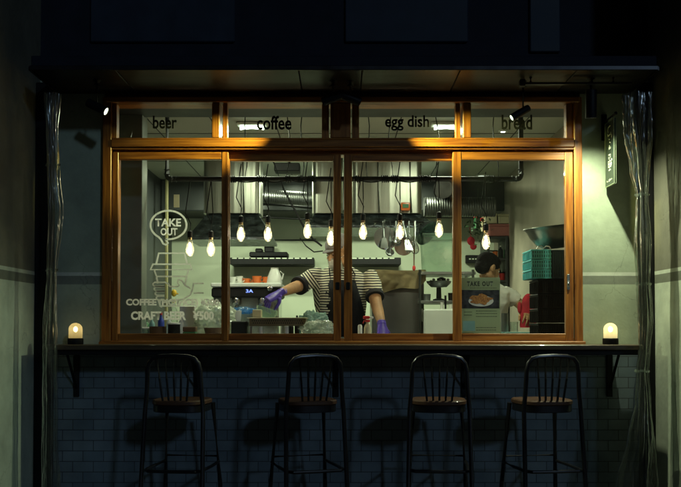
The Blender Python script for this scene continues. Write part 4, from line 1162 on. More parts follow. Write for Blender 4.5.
# ------------------------------------------------------------------ fridge with cloth, rack, tub
YF = 1.75
a = at(372, 335, YF); c = at(424, 271, YF)
t = thing('fridge', ((a.x + c.x) / 2, YF, .021), 'dark grey upright fridge right of the striped worker', 'fridge')
MB().box((a.x, YF, .03), (c.x, YF + .5, c.z - .004), .01).build('cabinet', M['darkgrey'], t)
MB().box((a.x + .005, YF - .02, .1), (c.x - .02, YF - .001, c.z - .16), .006).build('door', M['darkgrey'], t)
q_ = at(422, 315, YF); MB().box((q_.x - .008, YF - .035, q_.z - .05), (q_.x + .004, YF - .021, q_.z + .05), .003).build('handle', M['steelh'], t)
b = MB(); nx, nz = 50, 26; gx0, gx1 = a.x - .012, c.x + .012; ztc = c.z + .006
def clothpt(u, v):
    x = gx0 + (gx1 - gx0) * u
    hem = .175 - .05 * u + .05 * max(0, u - .85) / .15 * -1 + .01 * math.sin(9 * u)
    fold = .012 * math.sin(14 * u + 3 * v) * v + .010 * noise.noise(Vector((u * 5, v * 4, 1))) + .012 * abs(noise.noise(Vector((u * 3 - v * 2, v * 3, 4))))
    if v < .25: return Vector((x, YF + .2 - v / .25 * .225, ztc + .004 * math.sin(8 * u)))
    w_ = (v - .25) / .75
    return Vector((x, YF - .026 - abs(fold) - .004, ztc - w_ * (hem) ))
G = [[b.bm.verts.new(clothpt(i / nx, j / nz)) for i in range(nx + 1)] for j in range(nz + 1)]
for j in range(nz):
    for i in range(nx): b.bm.faces.new((G[j][i], G[j][i + 1], G[j + 1][i + 1], G[j + 1][i]))
bmesh.ops.solidify(b.bm, geom=b.bm.faces[:], thickness=.003)
solo(b, 'beige_cloth', M['cloth'], 'creased beige cloth draped over the top of the dark fridge', 'cloth', origin=(0, YF, ztc - .2), ang=60)

YR = 1.6
rk = thing('steel_rack', (at(438, 300, YR).x, YR, .021), 'steel shelf rack behind the right middle sash', 'rack')
xr0, xr1 = at(419, 300, YR).x, at(476, 300, YR).x
for i, (py) in enumerate((271.5, 300.5, 335)):
    z = at(340, py, YR).z; MB().box((xr0, YR, z - .022), (xr1, YR + .4, z), .003).build('shelf', M['dull'], rk)
for x in (xr0 + .008, xr1 - .02):
    for y in (YR + .008, YR + .39): MB().cyl((x, y, .021), (x, y, at(340, 271, YR).z + .01), .011, seg=10).build('post', M['dull'], rk)
z = at(340, 271.5, YR).z + .001
a = at(424, 271, YR); c = at(457, 234, YR)
t = thing('plastic_tub', (a.x, YR, z), 'large milky plastic tub on top of the steel rack', 'tub')
b = MB(); b.ring_loft([[Vector(p) for p in ((a.x + .012, YR + .03, z), (c.x - .01, YR + .03, z), (c.x - .01, YR + .32, z), (a.x + .012, YR + .32, z))], [Vector(p) for p in ((a.x, YR + .02, c.z - .01), (c.x, YR + .02, c.z - .01), (c.x, YR + .34, c.z - .01), (a.x, YR + .34, c.z - .01))]]); b.build('body', M['tub'], t)
MB().box((a.x - .01, YR + .01, c.z - .009), (c.x + .01, YR + .35, c.z + .008), .003).build('lid', M['tub'], t)
z = at(340, 300.5, YR).z + .001
t = thing('sieve_stand', (at(441, 300, YR).x, YR + .15, z), 'black grinder with a wide hopper ring on the middle rack shelf', 'grinder')
q_ = at(441, 300, YR)
MB().lathe([(0, 0), (.045, 0), (.045, .012), (.02, .02), (.018, .10), (0, .10)], (q_.x, YR + .15, z), 18).build('stem', M['black'], t)
MB().lathe([(.0, .10), (.06, .105), (.09, .135), (.095, .15), (.085, .15), (.05, .118), (0, .112)], (q_.x, YR + .15, z), 24).build('hopper', M['dull'], t)
MB().lathe([(0, .155), (.03, .155), (.035, .19), (.01, .20), (0, .2)], (q_.x + .02, YR + .15, z - .02), 18).build('top', M['black'], t)
b = MB()
for i in range(9): b.ell((q_.x - .08 + i * .018, YR + .10 + .02 * (i % 2), z + .135 + .012 * (i % 3)), (.012, .012, .010), 8, 6)
solo(b, 'cutlery_pile', M['steelh'], 'heap of small steel parts beside the grinder on the rack', 'cutlery')
pot(427, 300, YR + .1, .028, .05, M['dull'], 'small steel pot at the left end of the middle rack shelf', z, 'pot', 'pot')
pot(451, 300, YR + .12, .022, .06, M['black'], 'small black pot at the right of the middle rack shelf', z, 'pot', 'pot')
a = at(424, 335, YR - .06); c = at(460, 309, YR - .06)
solo(MB().box((a.x, YR - .06, .5), (c.x, YR - .003, c.z), .01), 'storage_box', M['whitep'], 'large pale box filling the bottom of the steel rack', 'box')
q_ = at(441.5, 309, YR - .03)
pot(442, 309, YR - .03, .012, .05, M['white'], 'small white tumbler on the large pale box', c.z + .001, 'tumbler', 'tumbler')
pot(451, 309, YR - .03, .014, .035, M['white'], 'short white dish on the large pale box', c.z + .001, 'dish', 'dish')
pot(445.5, 309, YR - .02, .008, .10, M['black'], 'thin black rod holder on the large pale box', c.z + .001, 'holder', 'rod_holder')

# hanging pans and utensils
YH = 1.5
zr = at(340, 222, YH).z
b = MB(); b.cyl((at(374, 222, YH).x, YH, zr), (at(424, 222, YH).x, YH, zr), .007, seg=10)
for px in (376, 422): b.cyl((at(px, 222, YH).x, YH, zr), (at(px, 222, YH).x, YH + .45, zr + .02), .006, seg=8)
solo(b, 'hanging_rail', M['gun'], 'thin steel rail carrying pans and utensils under the hood', 'rail')
def pan(px, py, r, lab, tilt, m=M['hood']):
    p = at(px, py, YH - .02); t = thing('frying_pan', p, lab, 'pan', 'pans hanging from the rail')
    ax = Vector((tilt, -1, .12)).normalized()
    MB().lathe([(0, -.012), (r * .8, -.012), (r * .84, -.008), (r, .022), (r * 1.02, .024), (r * .97, .024), (r * .8, -.004), (0, -.004)], p, 32, ax).build('pan', m, t)
    MB().lathe([(r * 1.0, .021), (r * 1.04, .023), (r * 1.04, .026), (r * .98, .026)], p, 32, ax).build('rim', M['steelh'], t)
    MB().tube([p + Vector((0, -.02, r)), p + Vector((0, -.01, r + .05)), Vector((p.x, YH - .012, zr + .006))], [.010, .008, .006], 8, flat=.5).build('handle', M['dull'], t)
pan(384.5, 239, .084, 'large round pan hanging at the left end of the rail', .25)
pan(404, 247, .066, 'smaller steel pan hanging in the middle of the rail', -.15, M['steelh'])
def utensil(px, py, kind, lab, m=M['steelh'], dx=0):
    t = thing('utensil', (at(px, 222, YH).x, YH - .05, at(px, py, YH).z), lab, 'utensil', 'cooking utensils hanging from the rail')
    top = Vector((at(px, 222, YH).x, YH - .008, zr + .004)); bot = at(px + dx, py, YH - .07)
    MB().tube([top, top.lerp(bot, .5) + Vector((0, -.005, 0)), bot], .0050, 8).build('handle', M['dull'] if kind != 'spatula' else M['brown'], t)
    if kind == 'ladle':
        b = MB(); b.lathe([(0, -.03), (.018, -.027), (.03, -.012), (.034, .004), (.031, .004), (.016, -.022), (0, -.025)], bot, 20, Vector((.3, -.7, .5))); b.build('bowl', m, t)
    elif kind == 'turner':
        d = (bot - top).normalized(); b = MB(); s_ = Vector((1, 0, 0))
        b.prism([bot - s_ * .016, bot + s_ * .016, bot + s_ * .030 + d * .085, bot - s_ * .030 + d * .085], (0, -.003, 0)); b.build('blade', m, t)
    elif kind == 'whisk':
        b = MB()
        for k in range(6):
            a_ = PI * k / 6
            b.tube([bot + Vector((math.cos(a_) * .028 * math.sin(PI * j / 12) * (1 if j <= 12 else 1), math.sin(a_) * .028 * math.sin(PI * j / 12), -.10 * math.sin(PI * j / 24) if j <= 12 else 0)) for j in range(13)] , .0018, 5)
            b.tube([bot - Vector((math.cos(a_) * .028 * math.sin(PI * j / 12), math.sin(a_) * .028 * math.sin(PI * j / 12), .10 * math.sin(PI * j / 24))) for j in range(13)], .0018, 5)
        b.build('wires', m, t)
    elif kind == 'spatula':
        b = MB(); b.ell(bot, (.012, .006, .02), 12, 8); b.build('tip', M['red'], t)
utensil(383, 238, 'turner', 'steel turner catching the light in front of the large pan', dx=1)
utensil(396, 240, 'ladle', 'steel ladle with a shiny bowl left of the smaller pan')
utensil(403, 240, 'turner', 'bright fish slice between the smaller pan and the whisk', dx=4)
utensil(409, 233, 'whisk', 'wire whisk hanging right of the smaller pan')
utensil(415, 240, 'whisk', 'wide wire whisk near the right end of the rail')
utensil(414, 268, 'spatula', 'wooden handled spatula with a red end hanging lowest', dx=0)
utensil(390, 252, 'ladle', 'small dark ladle hanging low by the large pan', M['dull'])
b = MB(); q_ = at(426, 232, YH + .2); b.lathe([(.0, -.05), (.07, -.045), (.1, .0), (.105, .02), (.09, .02), (0, -.03)], q_, 24, Vector((.6, -.5, -.6))); solo(b, 'colander', M['hood'], 'dark colander tucked under the right end of the hood', 'colander')

# ------------------------------------------------------------------ right pane
# clutter shelf
YS = 3.1
sh = thing('clutter_shelf', (at(502, 240, YS).x, YS, .021), 'dark shelf unit crammed with boxes and jars at the back right', 'shelf')
sx0, sx1 = at(487, 240, YS).x, min(at(516.5, 240, YS).x, IXR - .01)
for py in (236.5, 258, 280, 303):
    z = at(340, py, YS).z; MB().box((sx0, YS, z - .02), (sx1, YS + .4, z), .003).build('shelf_board', M['walldark'], sh)
for x in (sx0, sx1 - .025): MB().box((x, YS - .002, .021), (x + .024, YS + .41, at(340, 236, YS).z), .003).build('upright', M['walldark'], sh)
def shbox(p0, p1, pt, pb, m, lab, Y=YS + .02, cat='box', name='storage_box', top=None):
    a = at(p0, pb, Y); c = at(p1, pt, Y)
    t = thing(name, ((a.x + c.x) / 2, Y, a.z), lab, cat)
    MB().box((a.x, Y, a.z + .001), (c.x, Y + .26, c.z - .02), .004).build('body', m, t)
    MB().box((a.x - .005, Y - .005, c.z - .0195), (c.x + .005, Y + .265, c.z), .003).build('lid', top or m, t)
    return t
shbox(490, 513, 224, 236, M['pink'], 'pink card box on top of the clutter shelf')
shbox(486.5, 497, 213.5, 223.5, M['cream'], 'small cream box on the left of the pink box', Y=YS + .03)
shbox(498.5, 509, 214, 223.5, M['cream'], 'small cream box on the right of the pink box', Y=YS + .03)
wl = [(490, 257.5, 'jar', 'white', 'white jar'), (495, 257.5, 'jar', 'orange', 'orange jar'), (500.5, 257.5, 'bottle', 'black', 'black bottle'), (506, 257.5, 'bottle', 'green', 'green bottle'), (511, 257.5, 'jar', 'red', 'red jar'),
      (491, 279.5, 'bottle', 'brown', 'brown bottle'), (496.5, 279.5, 'jar', 'whitep', 'pale jar'), (502, 279.5, 'jar', 'red', 'red tin'), (508, 279.5, 'bottle', 'whitep', 'white bottle'), (513, 279.5, 'jar', 'brown', 'brown tin'),
      (504, 302.5, 'bottle', 'tealpale', 'teal bottle'), (510, 302.5, 'jar', 'cream', 'cream tin')]
for k, (px, py, kd, mm, lb) in enumerate(wl):
    shelf_word = ('upper' if py < 260 else 'middle' if py < 290 else 'lowest visible')
    if kd == 'jar': pot(px, py, YS + .08, .026, .065, M[mm], '%s on the %s board of the clutter shelf' % (lb, shelf_word), at(px, py + .6, YS).z, 'jar', 'jar', .95, 'jars and bottles on the clutter shelf', lid=M['black'])
    else: bottle(px, py, YS + .08, .12, .022, M[mm], M['white'], '%s on the %s board of the clutter shelf' % (lb, shelf_word), at(px, py + .6, YS).z, group='jars and bottles on the clutter shelf')
for k, (px, py, hh_, rr_, mm, lb) in enumerate(((488.5, 257.5, .10, .020, 'cream', 'tall cream bottle squeezed against the left upright on the upper board'), (503.5, 257.5, .09, .018, 'yellow', 'yellow bottle between the black and green bottles'), (509, 257.5, .13, .017, 'tealpale', 'tall pale teal bottle beside the red jar'),
        (493.5, 279.5, .09, .016, 'green', 'small green bottle beside the brown bottle'), (499.3, 279.5, .14, .018, 'black', 'tall black bottle between the pale jar and the red tin'), (505, 279.5, .10, .016, 'orange', 'orange bottle between the red tin and the white bottle'), (511, 279.5, .15, .016, 'yellow', 'tall yellow bottle at the right of the middle board'))):
    bottle(px, py, YS + .2, hh_, rr_, M[mm], M['black'], lb, at(px, py + .6, YS).z, group='jars and bottles on the clutter shelf')
for k, (px, pt, pb, mm, lb) in enumerate(((475.5, 217, 229, 'green', 'green pouch with a red top hanging left of the cream boxes'), (482, 220, 232, 'cream', 'cream pouch hanging beside the green pouch'))):
    a_ = at(px, pb, 3.3); c_ = at(px, pt, 3.3); t = thing('pouch', (a_.x, 3.3, a_.z), lb, 'pouch')
    MB().lathe([(0, 0), (.035, .004), (.04, .04), (.035, (c_.z - a_.z) * .8), (.01, c_.z - a_.z)], (a_.x, 3.3, a_.z), 16, sy=.4).build('bag', M[mm], t)
    MB().box((a_.x - .016, 3.292, c_.z - .012), (a_.x + .016, 3.308, c_.z + .02), .003).build('clip', M['red'], t)
# trailing plant and hangings near the bulb
b = MB(); q_ = at(478, 222, 2.9)
for i in range(60):
    c_ = q_ + Vector((random.gauss(0, .05), random.gauss(0, .04), random.gauss(-.03, .07)))
    d1 = Vector((random.uniform(-1, 1), random.uniform(-1, 1), random.uniform(-1, 1))).normalized() * .022; d2 = d1.orthogonal().normalized() * .010
    b.prism([c_ - d1, c_ + d2, c_ + d1, c_ - d2], d1.cross(d2).normalized() * .0008)
b.tube([q_ + Vector((0, 0, -.15)), q_, q_ + Vector((0, 0, .3))], .003, 5)
solo(b, 'hanging_plant', M['leafy'], 'small leafy hanging plant left of the pink box', 'plant', smooth=False)
b = MB(); q_ = at(471, 241, 3.0); b.ell(q_, (.035, .03, .04), 12, 8); b.ell(q_ + Vector((.02, -.01, -.05)), (.03, .025, .03), 12, 8); b.tube([q_ + Vector((0, 0, .03)), q_ + Vector((-.01, 0, .12))], .006, 6)
solo(b, 'red_ornament', M['redcloth'], 'dark red ornament hanging on the wall at the left of the clutter shelf', 'ornament')
b = MB(); a = at(466, 263, 3.88); c = at(485, 255, 3.88); b.box((a.x, 3.88, a.z), (c.x, 3.945, c.z), .004)
t = solo(b, 'wall_plate', M['black'], 'black nameplate on the back wall above the second worker', 'plate')
b = MB(); 
for i in range(5): b.box((a.x + .03 + i * .03, 3.877, (a.z + c.z) / 2 - .006), (a.x + .048 + i * .03, 3.8795, (a.z + c.z) / 2 + .006))
b.build('writing', M['chalk'], t, origin=t.location)

# crates, bowl
YC = .50
def crate(x0, x1, z0, z1, y0, y1, m, lab, group, core=None):
    t = thing('crate', ((x0 + x1) / 2, (y0 + y1) / 2, z0), lab, 'crate', group)
    b = MB()
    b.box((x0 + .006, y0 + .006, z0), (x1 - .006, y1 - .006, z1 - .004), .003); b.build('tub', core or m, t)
    b = MB(); b.box((x0, y0, z1 - .012), (x1, y1, z1 - .003), .003)
    b.box((x0, y0, z0), (x1, y0 + .0065, z0 + .008)); b.box((x0, y0 + .0001, (z0 + z1) / 2 - .004), (x1, y0 + .0065, (z0 + z1) / 2 + .003))
    n = max(3, int((x1 - x0) / .013))
    for i in range(n): 
        x = x0 + .008 + i * (x1 - x0 - .016) / (n - 1); b.box((x - .0036, y0 + .001, z0 + .002), (x + .0036, y0 + .0062, z1 - .012))
    n = max(3, int((y1 - y0) / .03))
    for i in range(n):
        y = y0 + .012 + i * (y1 - y0 - .024) / (n - 1); b.box((x0 + .001, y - .003, z0 + .002), (x0 + .006, y + .003, z1 - .018)); b.box((x1 - .006, y - .003, z0 + .002), (x1 - .001, y + .003, z1 - .018))
    b.build('rib', m, t)
    return t
ax0, ax1, ax2 = X(530, YC), X(550.5, YC), X(568, YC)
zc0 = at(340, 278.5, YC).z; zc1 = at(340, 249, YC).z
bx0 = X(537, YC)
nb = 4; zbot_ = ICZ + .001; hh = (zc0 - .001 - zbot_) / nb
wrds = ['lowest', 'second lowest', 'second highest', 'highest']
for i in range(nb):
    crate(bx0, ax2 + .05, zbot_ + i * hh, zbot_ + (i + 1) * hh - .001, YC, YC + .26, M['black'], '%s black crate in the stack under the teal crates' % wrds[i], 'black crates stacked at the right')
hh = (zc1 - zc0) / 3
for i in range(3):
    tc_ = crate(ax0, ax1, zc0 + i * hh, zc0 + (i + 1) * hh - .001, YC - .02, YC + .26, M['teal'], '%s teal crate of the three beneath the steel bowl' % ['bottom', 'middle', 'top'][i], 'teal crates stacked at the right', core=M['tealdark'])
crate(ax1 + .004, ax2 + .05, zc0, zc1 - .004, YC - .02, YC + .26, M['navy'], 'navy crate right next to the teal crates', None)
b = MB(); q_ = at(545, 249, YC + .1)
b.tube([Vector((q_.x + dx, YC - .02, zc1 + dz)) for dx, dz in ((-.08, .0), (-.07, .014), (-.05, .018), (-.035, .004), (-.02, .016), (0, .014), (.01, .0))], .004, 6)
b.build('handle', M['whitep'], tc_)
bc = at(556, 247, YC + .12); axb = Vector((-.10, -.04, 1)).normalized()
r_ = .185
b = MB()
b.lathe([(0, 0), (.07, .002), (.115, .030), (.150, .075), (.168, .115), (r_, .135), (r_ + .006, .139), (r_ + .004, .142), (.162, .122), (.145, .078), (.11, .036), (.066, .008), (0, .006)], (bc.x, YC + .14, zc1 + .014), 48, axb)
solo(b, 'steel_bowl', M['bowl'], 'wide stainless steel mixing bowl tilted on top of the crates', 'bowl')
# bench things behind poster / right; teal light is painted as the tray's colour
zz = at(340, 332, 1.1).z
t = solo(MB().box((at(505, 330, 1.15).x, 1.1, zz - .03), (at(532, 330, 1.1).x, 1.5, zz), .004), 'teal_bench_tray', M['tealpale'], 'tray coloured like teal light on the bench in front of the second worker', 'tray')
solo(MB().box((at(462, 333, 1.1).x, 1.08, .021), (at(534, 333, 1.1).x, 1.52, zz - .031), .004), 'side_bench', M['dull'], 'steel bench in front of the second worker', 'bench')
pot(498, 331, 1.15, .022, .10, M['whitep'], 'pale tin standing right beside the poster edge', zz - .03, 'tin', 'tin', 1.0)
pot(505, 331, 1.2, .026, .13, M['dull'], 'dark steel cup between the poster and the red cloth', zz + .001, 'cup', 'steel_cup', 1.0)
pot(514, 331, 1.25, .03, .07, M['clear'], 'clear plastic cup in front of the second worker', zz + .001, 'cup', 'plastic_cup')

# ------------------------------------------------------------------ people
def remesh(o, vox, sm=2):
    m = o.modifiers.new('weld', 'REMESH'); m.mode = 'VOXEL'; m.voxel_size = vox; m.use_smooth_shade = True
    if sm:
        k = o.modifiers.new('soft', 'SMOOTH'); k.iterations = sm; k.factor = .6
    return o
def orient(fwd, up=(0, 0, 1)):
    f = Vector(fwd).normalized(); u = Vector(up); r = f.cross(u).normalized(); u = r.cross(f)
    # local: x = person's left->right seen from the front, -y = forward, z = up
    return Matrix((( r.x, -f.x, u.x), (r.y, -f.y, u.y), (r.z, -f.z, u.z)))
def head(b, c, fwd, s=1.0, up=(0, 0, 1)):
    Mo = orient(fwd, up); c = Vector(c)
    P = lambda x, y, z: c + Mo @ (Vector((x, y, z)) * s)
    E = lambda x, y, z, rx, ry, rz_, seg=20: b.ell(P(x, y, z), (rx * s, ry * s, rz_ * s), seg, 14, Mo)
    E(0, .012, .03, .076, .094, .085, 28)      # cranium
    E(0, -.020, -.025, .064, .068, .082, 24)   # face
    E(0, -.052, -.092, .030, .030, .024)       # chin
    E(.042, -.010, -.065, .024, .045, .028); E(-.042, -.010, -.065, .024, .045, .028)   # jaw
    E(0, -.078, .022, .045, .014, .012)        # brow
    E(.036, -.066, -.022, .020, .020, .020); E(-.036, -.066, -.022, .020, .020, .020)   # cheeks
    b.tube([P(0, -.083, .012), P(0, -.094, -.010), P(0, -.103, -.027), P(0, -.088, -.036)], [.007 * s, .009 * s, .012 * s, .008 * s], 10)
    E(.010, -.090, -.031, .008, .010, .007, 10); E(-.010, -.090, -.031, .008, .010, .007, 10)
    E(0, -.080, -.058, .022, .012, .006); E(0, -.079, -.067, .019, .012, .007)          # lips
    for k in (-1, 1):
        E(k * .078, .014, -.006, .010, .020, .032)
        b.tube([P(k * .075, .0, .012), P(k * .088, .020, .018), P(k * .088, .026, -.006), P(k * .078, .006, -.034)], [.004 * s, .006 * s, .006 * s, .005 * s], 8)
    return P, Mo
def eyes(P, Mo, s, parent):
    for k in (-1, 1):
        b = MB(); b.ell(P(k * .031, -.074, .004), (.012 * s, .011 * s, .008 * s), 14, 10, Mo); b.build('eye', M['white'], parent)
        b = MB(); b.ell(P(k * .031, -.0835, .003), (.005 * s, .003 * s, .005 * s), 12, 8, Mo); b.build('pupil', M['hair'], parent)
def hand(b, W, d, n, side, curl, s=1.0, spread=.26, thumb=.6):
    """palm from wrist W along d, n = back of the hand, side = +1/-1 where the thumb sits"""
    W = Vector(W); d = Vector(d).normalized(); n = (Vector(n) - d * Vector(n).dot(d)).normalized(); t = d.cross(n).normalized() * side
    pl = .092 * s
    ringsP = []
    for k, (h, wd, th) in enumerate(((-.03, .026, .021), (0, .028, .019), (.03, .037, .017), (.06, .042, .0155), (pl / s, .040, .012))):
        cc = W + d * h * s
        ringsP.append([cc + t * math.cos(2 * PI * i / 14) * wd * s + n * math.sin(2 * PI * i / 14) * th * s for i in range(14)])
    b.ring_loft(ringsP)
    lens = [(.045, .026, .021), (.050, .030, .023), (.046, .028, .022), (.036, .021, .019)]
    for f in range(4):
        off = (.029 - f * .0195) * s
        base = W + d * (pl - .012 * s - abs(f - 1) * .003) + t * off
        dirn = (d + t * (spread * (1 - f * .7))).normalized()
        pts = [base]; ang = 0
        for k, L in enumerate(lens[f]):
            ang += curl[f] * (1.0, 1.15, .7)[k]
            v = dirn * math.cos(ang) - n * math.sin(ang)
            pts.append(pts[-1] + v * L * s)
        # densify
        P = []
        for a_, c_ in zip(pts, pts[1:]): P += [a_, a_.lerp(c_, .5)]
        P.append(pts[-1]); rs = [.0092, .0088, .0086, .0082, .0080, .0074, .0058]
        b.tube(P, [r * s for r in rs], 10)
    tb = W + d * .018 * s + t * .024 * s - n * .004 * s
    v1 = (d * .65 + t * .75 - n * thumb).normalized(); v2 = (d * .95 + t * .25 - n * thumb).normalized(); v3 = (d * 1.0 - t * .05 - n * thumb * 1.2).normalized()
    p1 = tb + v1 * .042 * s; p2 = p1 + v2 * .034 * s; p3 = p2 + v3 * .026 * s
    b.tube([tb, tb.lerp(p1, .5), p1, p1.lerp(p2, .5), p2, p3], [.0135 * s, .0130 * s, .0112 * s, .0104 * s, .0100 * s, .0068 * s], 10)
def torso(b, rows, seg=32):
    """rows: (x, y, z, half width, half depth)"""
    rings = []
    for x, y, z, wd, dp in rows:
        ring = []
        for i in range(seg):
            a = 2 * PI * i / seg; c_, s_ = math.cos(a), math.sin(a)
            ring.append(Vector((x + math.copysign(abs(c_) ** .8, c_) * wd, y + math.copysign(abs(s_) ** .85, s_) * dp, z)))
        rings.append(ring)
    b.ring_loft(rings)
def limb(b, pts, rs, seg=16, sub=6):
    pts = [Vector(p) for p in pts]; P = []; Q = []
    n = len(pts)
    for i in range(n - 1):
        p0 = pts[max(0, i - 1)]; p1 = pts[i]; p2 = pts[i + 1]; p3 = pts[min(n - 1, i + 2)]
        for k in range(sub):
            t = k / sub
            P.append(.5 * ((2 * p1) + (p2 - p0) * t + (2 * p0 - 5 * p1 + 4 * p2 - p3) * t * t + (3 * p1 - p0 - 3 * p2 + p3) * t ** 3)); Q.append(rs[i] + (rs[i + 1] - rs[i]) * t)
    P.append(pts[-1]); Q.append(rs[-1]); b.tube(P, Q, seg)

def striped(name, shoulder, adir, side):
    m = bpy.data.materials.new(name); m.use_nodes = True
    t = m.node_tree; N = t.nodes; L = t.links; b = N['Principled BSDF']; b.inputs['Roughness'].default_value = .85
    g = N.new('ShaderNodeNewGeometry'); sp = N.new('ShaderNodeSeparateXYZ'); L.new(g.outputs['Position'], sp.inputs[0])
    sub = N.new('ShaderNodeVectorMath'); sub.operation = 'SUBTRACT'; sub.inputs[1].default_value = shoulder; L.new(g.outputs['Position'], sub.inputs[0])
    dot = N.new('ShaderNodeVectorMath'); dot.operation = 'DOT_PRODUCT'; dot.inputs[1].default_value = Vector(adir).normalized(); L.new(sub.outputs[0], dot.inputs[0])
    gt = N.new('ShaderNodeMath'); gt.operation = 'GREATER_THAN'; gt.inputs[1].default_value = .015; L.new(dot.outputs['Value'], gt.inputs[0])
    lx = N.new('ShaderNodeMath'); lx.operation = 'LESS_THAN'; lx.inputs[1].default_value = shoulder[0] + .03; L.new(sp.outputs[0], lx.inputs[0])
    mu = N.new('ShaderNodeMath'); mu.operation = 'MULTIPLY'; L.new(gt.outputs[0], mu.inputs[0]); L.new(lx.outputs[0], mu.inputs[1])
    mx = N.new('ShaderNodeMix'); L.new(mu.outputs[0], mx.inputs[0]); L.new(sp.outputs[2], mx.inputs[2]); L.new(dot.outputs['Value'], mx.inputs[3])
    nz = N.new('ShaderNodeTexNoise'); nz.inputs['Scale'].default_value = 5; L.new(g.outputs['Position'], nz.inputs['Vector'])
    ad = N.new('ShaderNodeMath'); ad.operation = 'MULTIPLY_ADD'; ad.inputs[1].default_value = .025; L.new(nz.outputs[0], ad.inputs[0]); L.new(mx.outputs[0], ad.inputs[2])
    fr_ = N.new('ShaderNodeMath'); fr_.operation = 'MULTIPLY'; fr_.inputs[1].default_value = 1 / .0172; L.new(ad.outputs[0], fr_.inputs[0])
    fc = N.new('ShaderNodeMath'); fc.operation = 'FRACT'; L.new(fr_.outputs[0], fc.inputs[0])
    g2 = N.new('ShaderNodeMath'); g2.operation = 'GREATER_THAN'; g2.inputs[1].default_value = .52; L.new(fc.outputs[0], g2.inputs[0])
    c = N.new('ShaderNodeMix'); c.data_type = 'RGBA'; c.inputs[6].default_value = (.62, .60, .46, 1); c.inputs[7].default_value = (.015, .015, .02, 1); L.new(g2.outputs[0], c.inputs[0])
    L.new(c.outputs[2], b.inputs['Base Color'])
    return m

# worker in the striped shirt
YW = 1.02
wp = thing('person', (0, YW, .021), 'worker in striped tee, dark apron, grey cap and violet gloves reaching over the perforated tray', 'person')
SL = at(317, 275, YW); SR = at(371, 276, YW)
EL = at(299.5, 285.5, .86); WL = at(280, 293, .62)
ER = at(376, 303, .86); WR = at(382, 325, .70)
hc = at(339.0, 252.0, .93)
zh_ = SL.z
tors = [(0, YW + .02, .90, .155, .105), (0, YW + .02, 1.0, .160, .110), (0, YW + .01, 1.1, .155, .105), (0.0, YW, 1.22, .168, .112), (0.0, YW, 1.34, .188, .122), (0.0, YW, 1.42, .196, .115), (0.002, YW, 1.47, .180, .098), (0.0, YW - .005, 1.505, .125, .078), (0, YW - .01, 1.535, .07, .062)]
b = MB()
torso(b, [(x, y, z, w_ - .012, d - .012) for x, y, z, w_, d in tors])
limb(b, [(hc.x + .01, YW + .0, 1.50), (hc.x + .008, YW - .03, 1.55), (hc.x, hc.y + .025, hc.z - .04)], [.062, .056, .054])
P_, Mo_ = head(b, hc, Vector((-.85, -.75, -.42)), .98)
limb(b, [SL, SL.lerp(EL, .55), EL, EL.lerp(WL, .35), WL.lerp(EL, .06)], [.050, .045, .040, .038, .026])
limb(b, [SR, SR.lerp(ER, .55), ER, ER.lerp(WR, .35), WR.lerp(ER, .06)], [.050, .045, .040, .037, .026])
body = remesh(b.build('body', M['skin'], wp), .006)
eyes(P_, Mo_, .98, body)
b = MB()
torso(b, tors)
CL = EL.lerp(SL, .06); CR = ER.lerp(SR, .30)
limb(b, [SL + Vector((.02, 0, -.005)), SL.lerp(CL, .5), CL], [.066, .062, .060])
limb(b, [SR + Vector((-.02, 0, -.005)), SR.lerp(CR, .5), CR], [.066, .062, .058])
M['stripes'] = striped('striped_jersey', SL + Vector((-.01, 0, 0)), Vector(((CL - SL).x, 0, (CL - SL).z)), -1)
def crease(o, st, sc):
    tx = bpy.data.textures.new('creases', 'CLOUDS'); tx.noise_scale = sc; tx.noise_depth = 2
    d = o.modifiers.new('creases', 'DISPLACE'); d.texture = tx; d.strength = st; d.mid_level = .5; d.texture_coords = 'LOCAL'
    return o
crease(remesh(b.build('shirt', M['stripes'], wp), .006), .020, .07)
for S_, C_ in ((SL, CL), (SR, CR)):
    d = (C_ - S_).normalized(); b = MB(); b.lathe([(.050, 0), (.0635, .0), (.0645, .014), (.063, .03), (.050, .03)], C_ - d * .004, 24, d); b.build('cuff', M['apron'], wp)
# apron
b = MB(); rows = []
for z, hw_, fr_ in ((.55, .20, 1.0), (.9, .19, 1.0), (1.1, .175, 1.0), (1.22, .15, 1.0), (1.34, .115, 1), (1.435, .085, 1)):
    tw = [r for r in tors]
    def interp_t(z):
        if z <= tw[0][2]: return tw[0]
        for A, B in zip(tw, tw[1:]):
            if A[2] <= z <= B[2]:
                t_ = (z - A[2]) / (B[2] - A[2]); return tuple(a_ + (c_ - a_) * t_ for a_, c_ in zip(A, B))
        return tw[-1]
    X_, Y_, Z_, W_, D_ = interp_t(z)
    row = []
    for i in range(17):
        u = -1 + i / 8; x = u * hw_
        rel = min(.98, abs(x) / W_)
        y = Y_ - (1 - rel ** 2.2) ** .5 * D_ - .012
        row.append(Vector((X_ + x + .012, y + .004 * math.sin(u * 7 + z * 9), z)))
    rows.append(row)
V = [[b.bm.verts.new(p) for p in r] for r in rows]
for j in range(len(V) - 1):
    for i in range(16): b.bm.faces.new((V[j][i], V[j][i + 1], V[j + 1][i + 1], V[j + 1][i]))
bmesh.ops.solidify(b.bm, geom=b.bm.faces[:], thickness=-.004)
ap = b.build('apron', M['apron'], wp, ang=70)
for k in (-1, 1):
    MB().tube([(.012 + k * .078, YW - .105, 1.43), (.012 + k * .085, YW - .098, 1.47), (k * .075, YW - .06, 1.515), (k * .06, YW + .02, 1.53)], .010, 8, flat=.35).build('strap', M['apron'], ap)
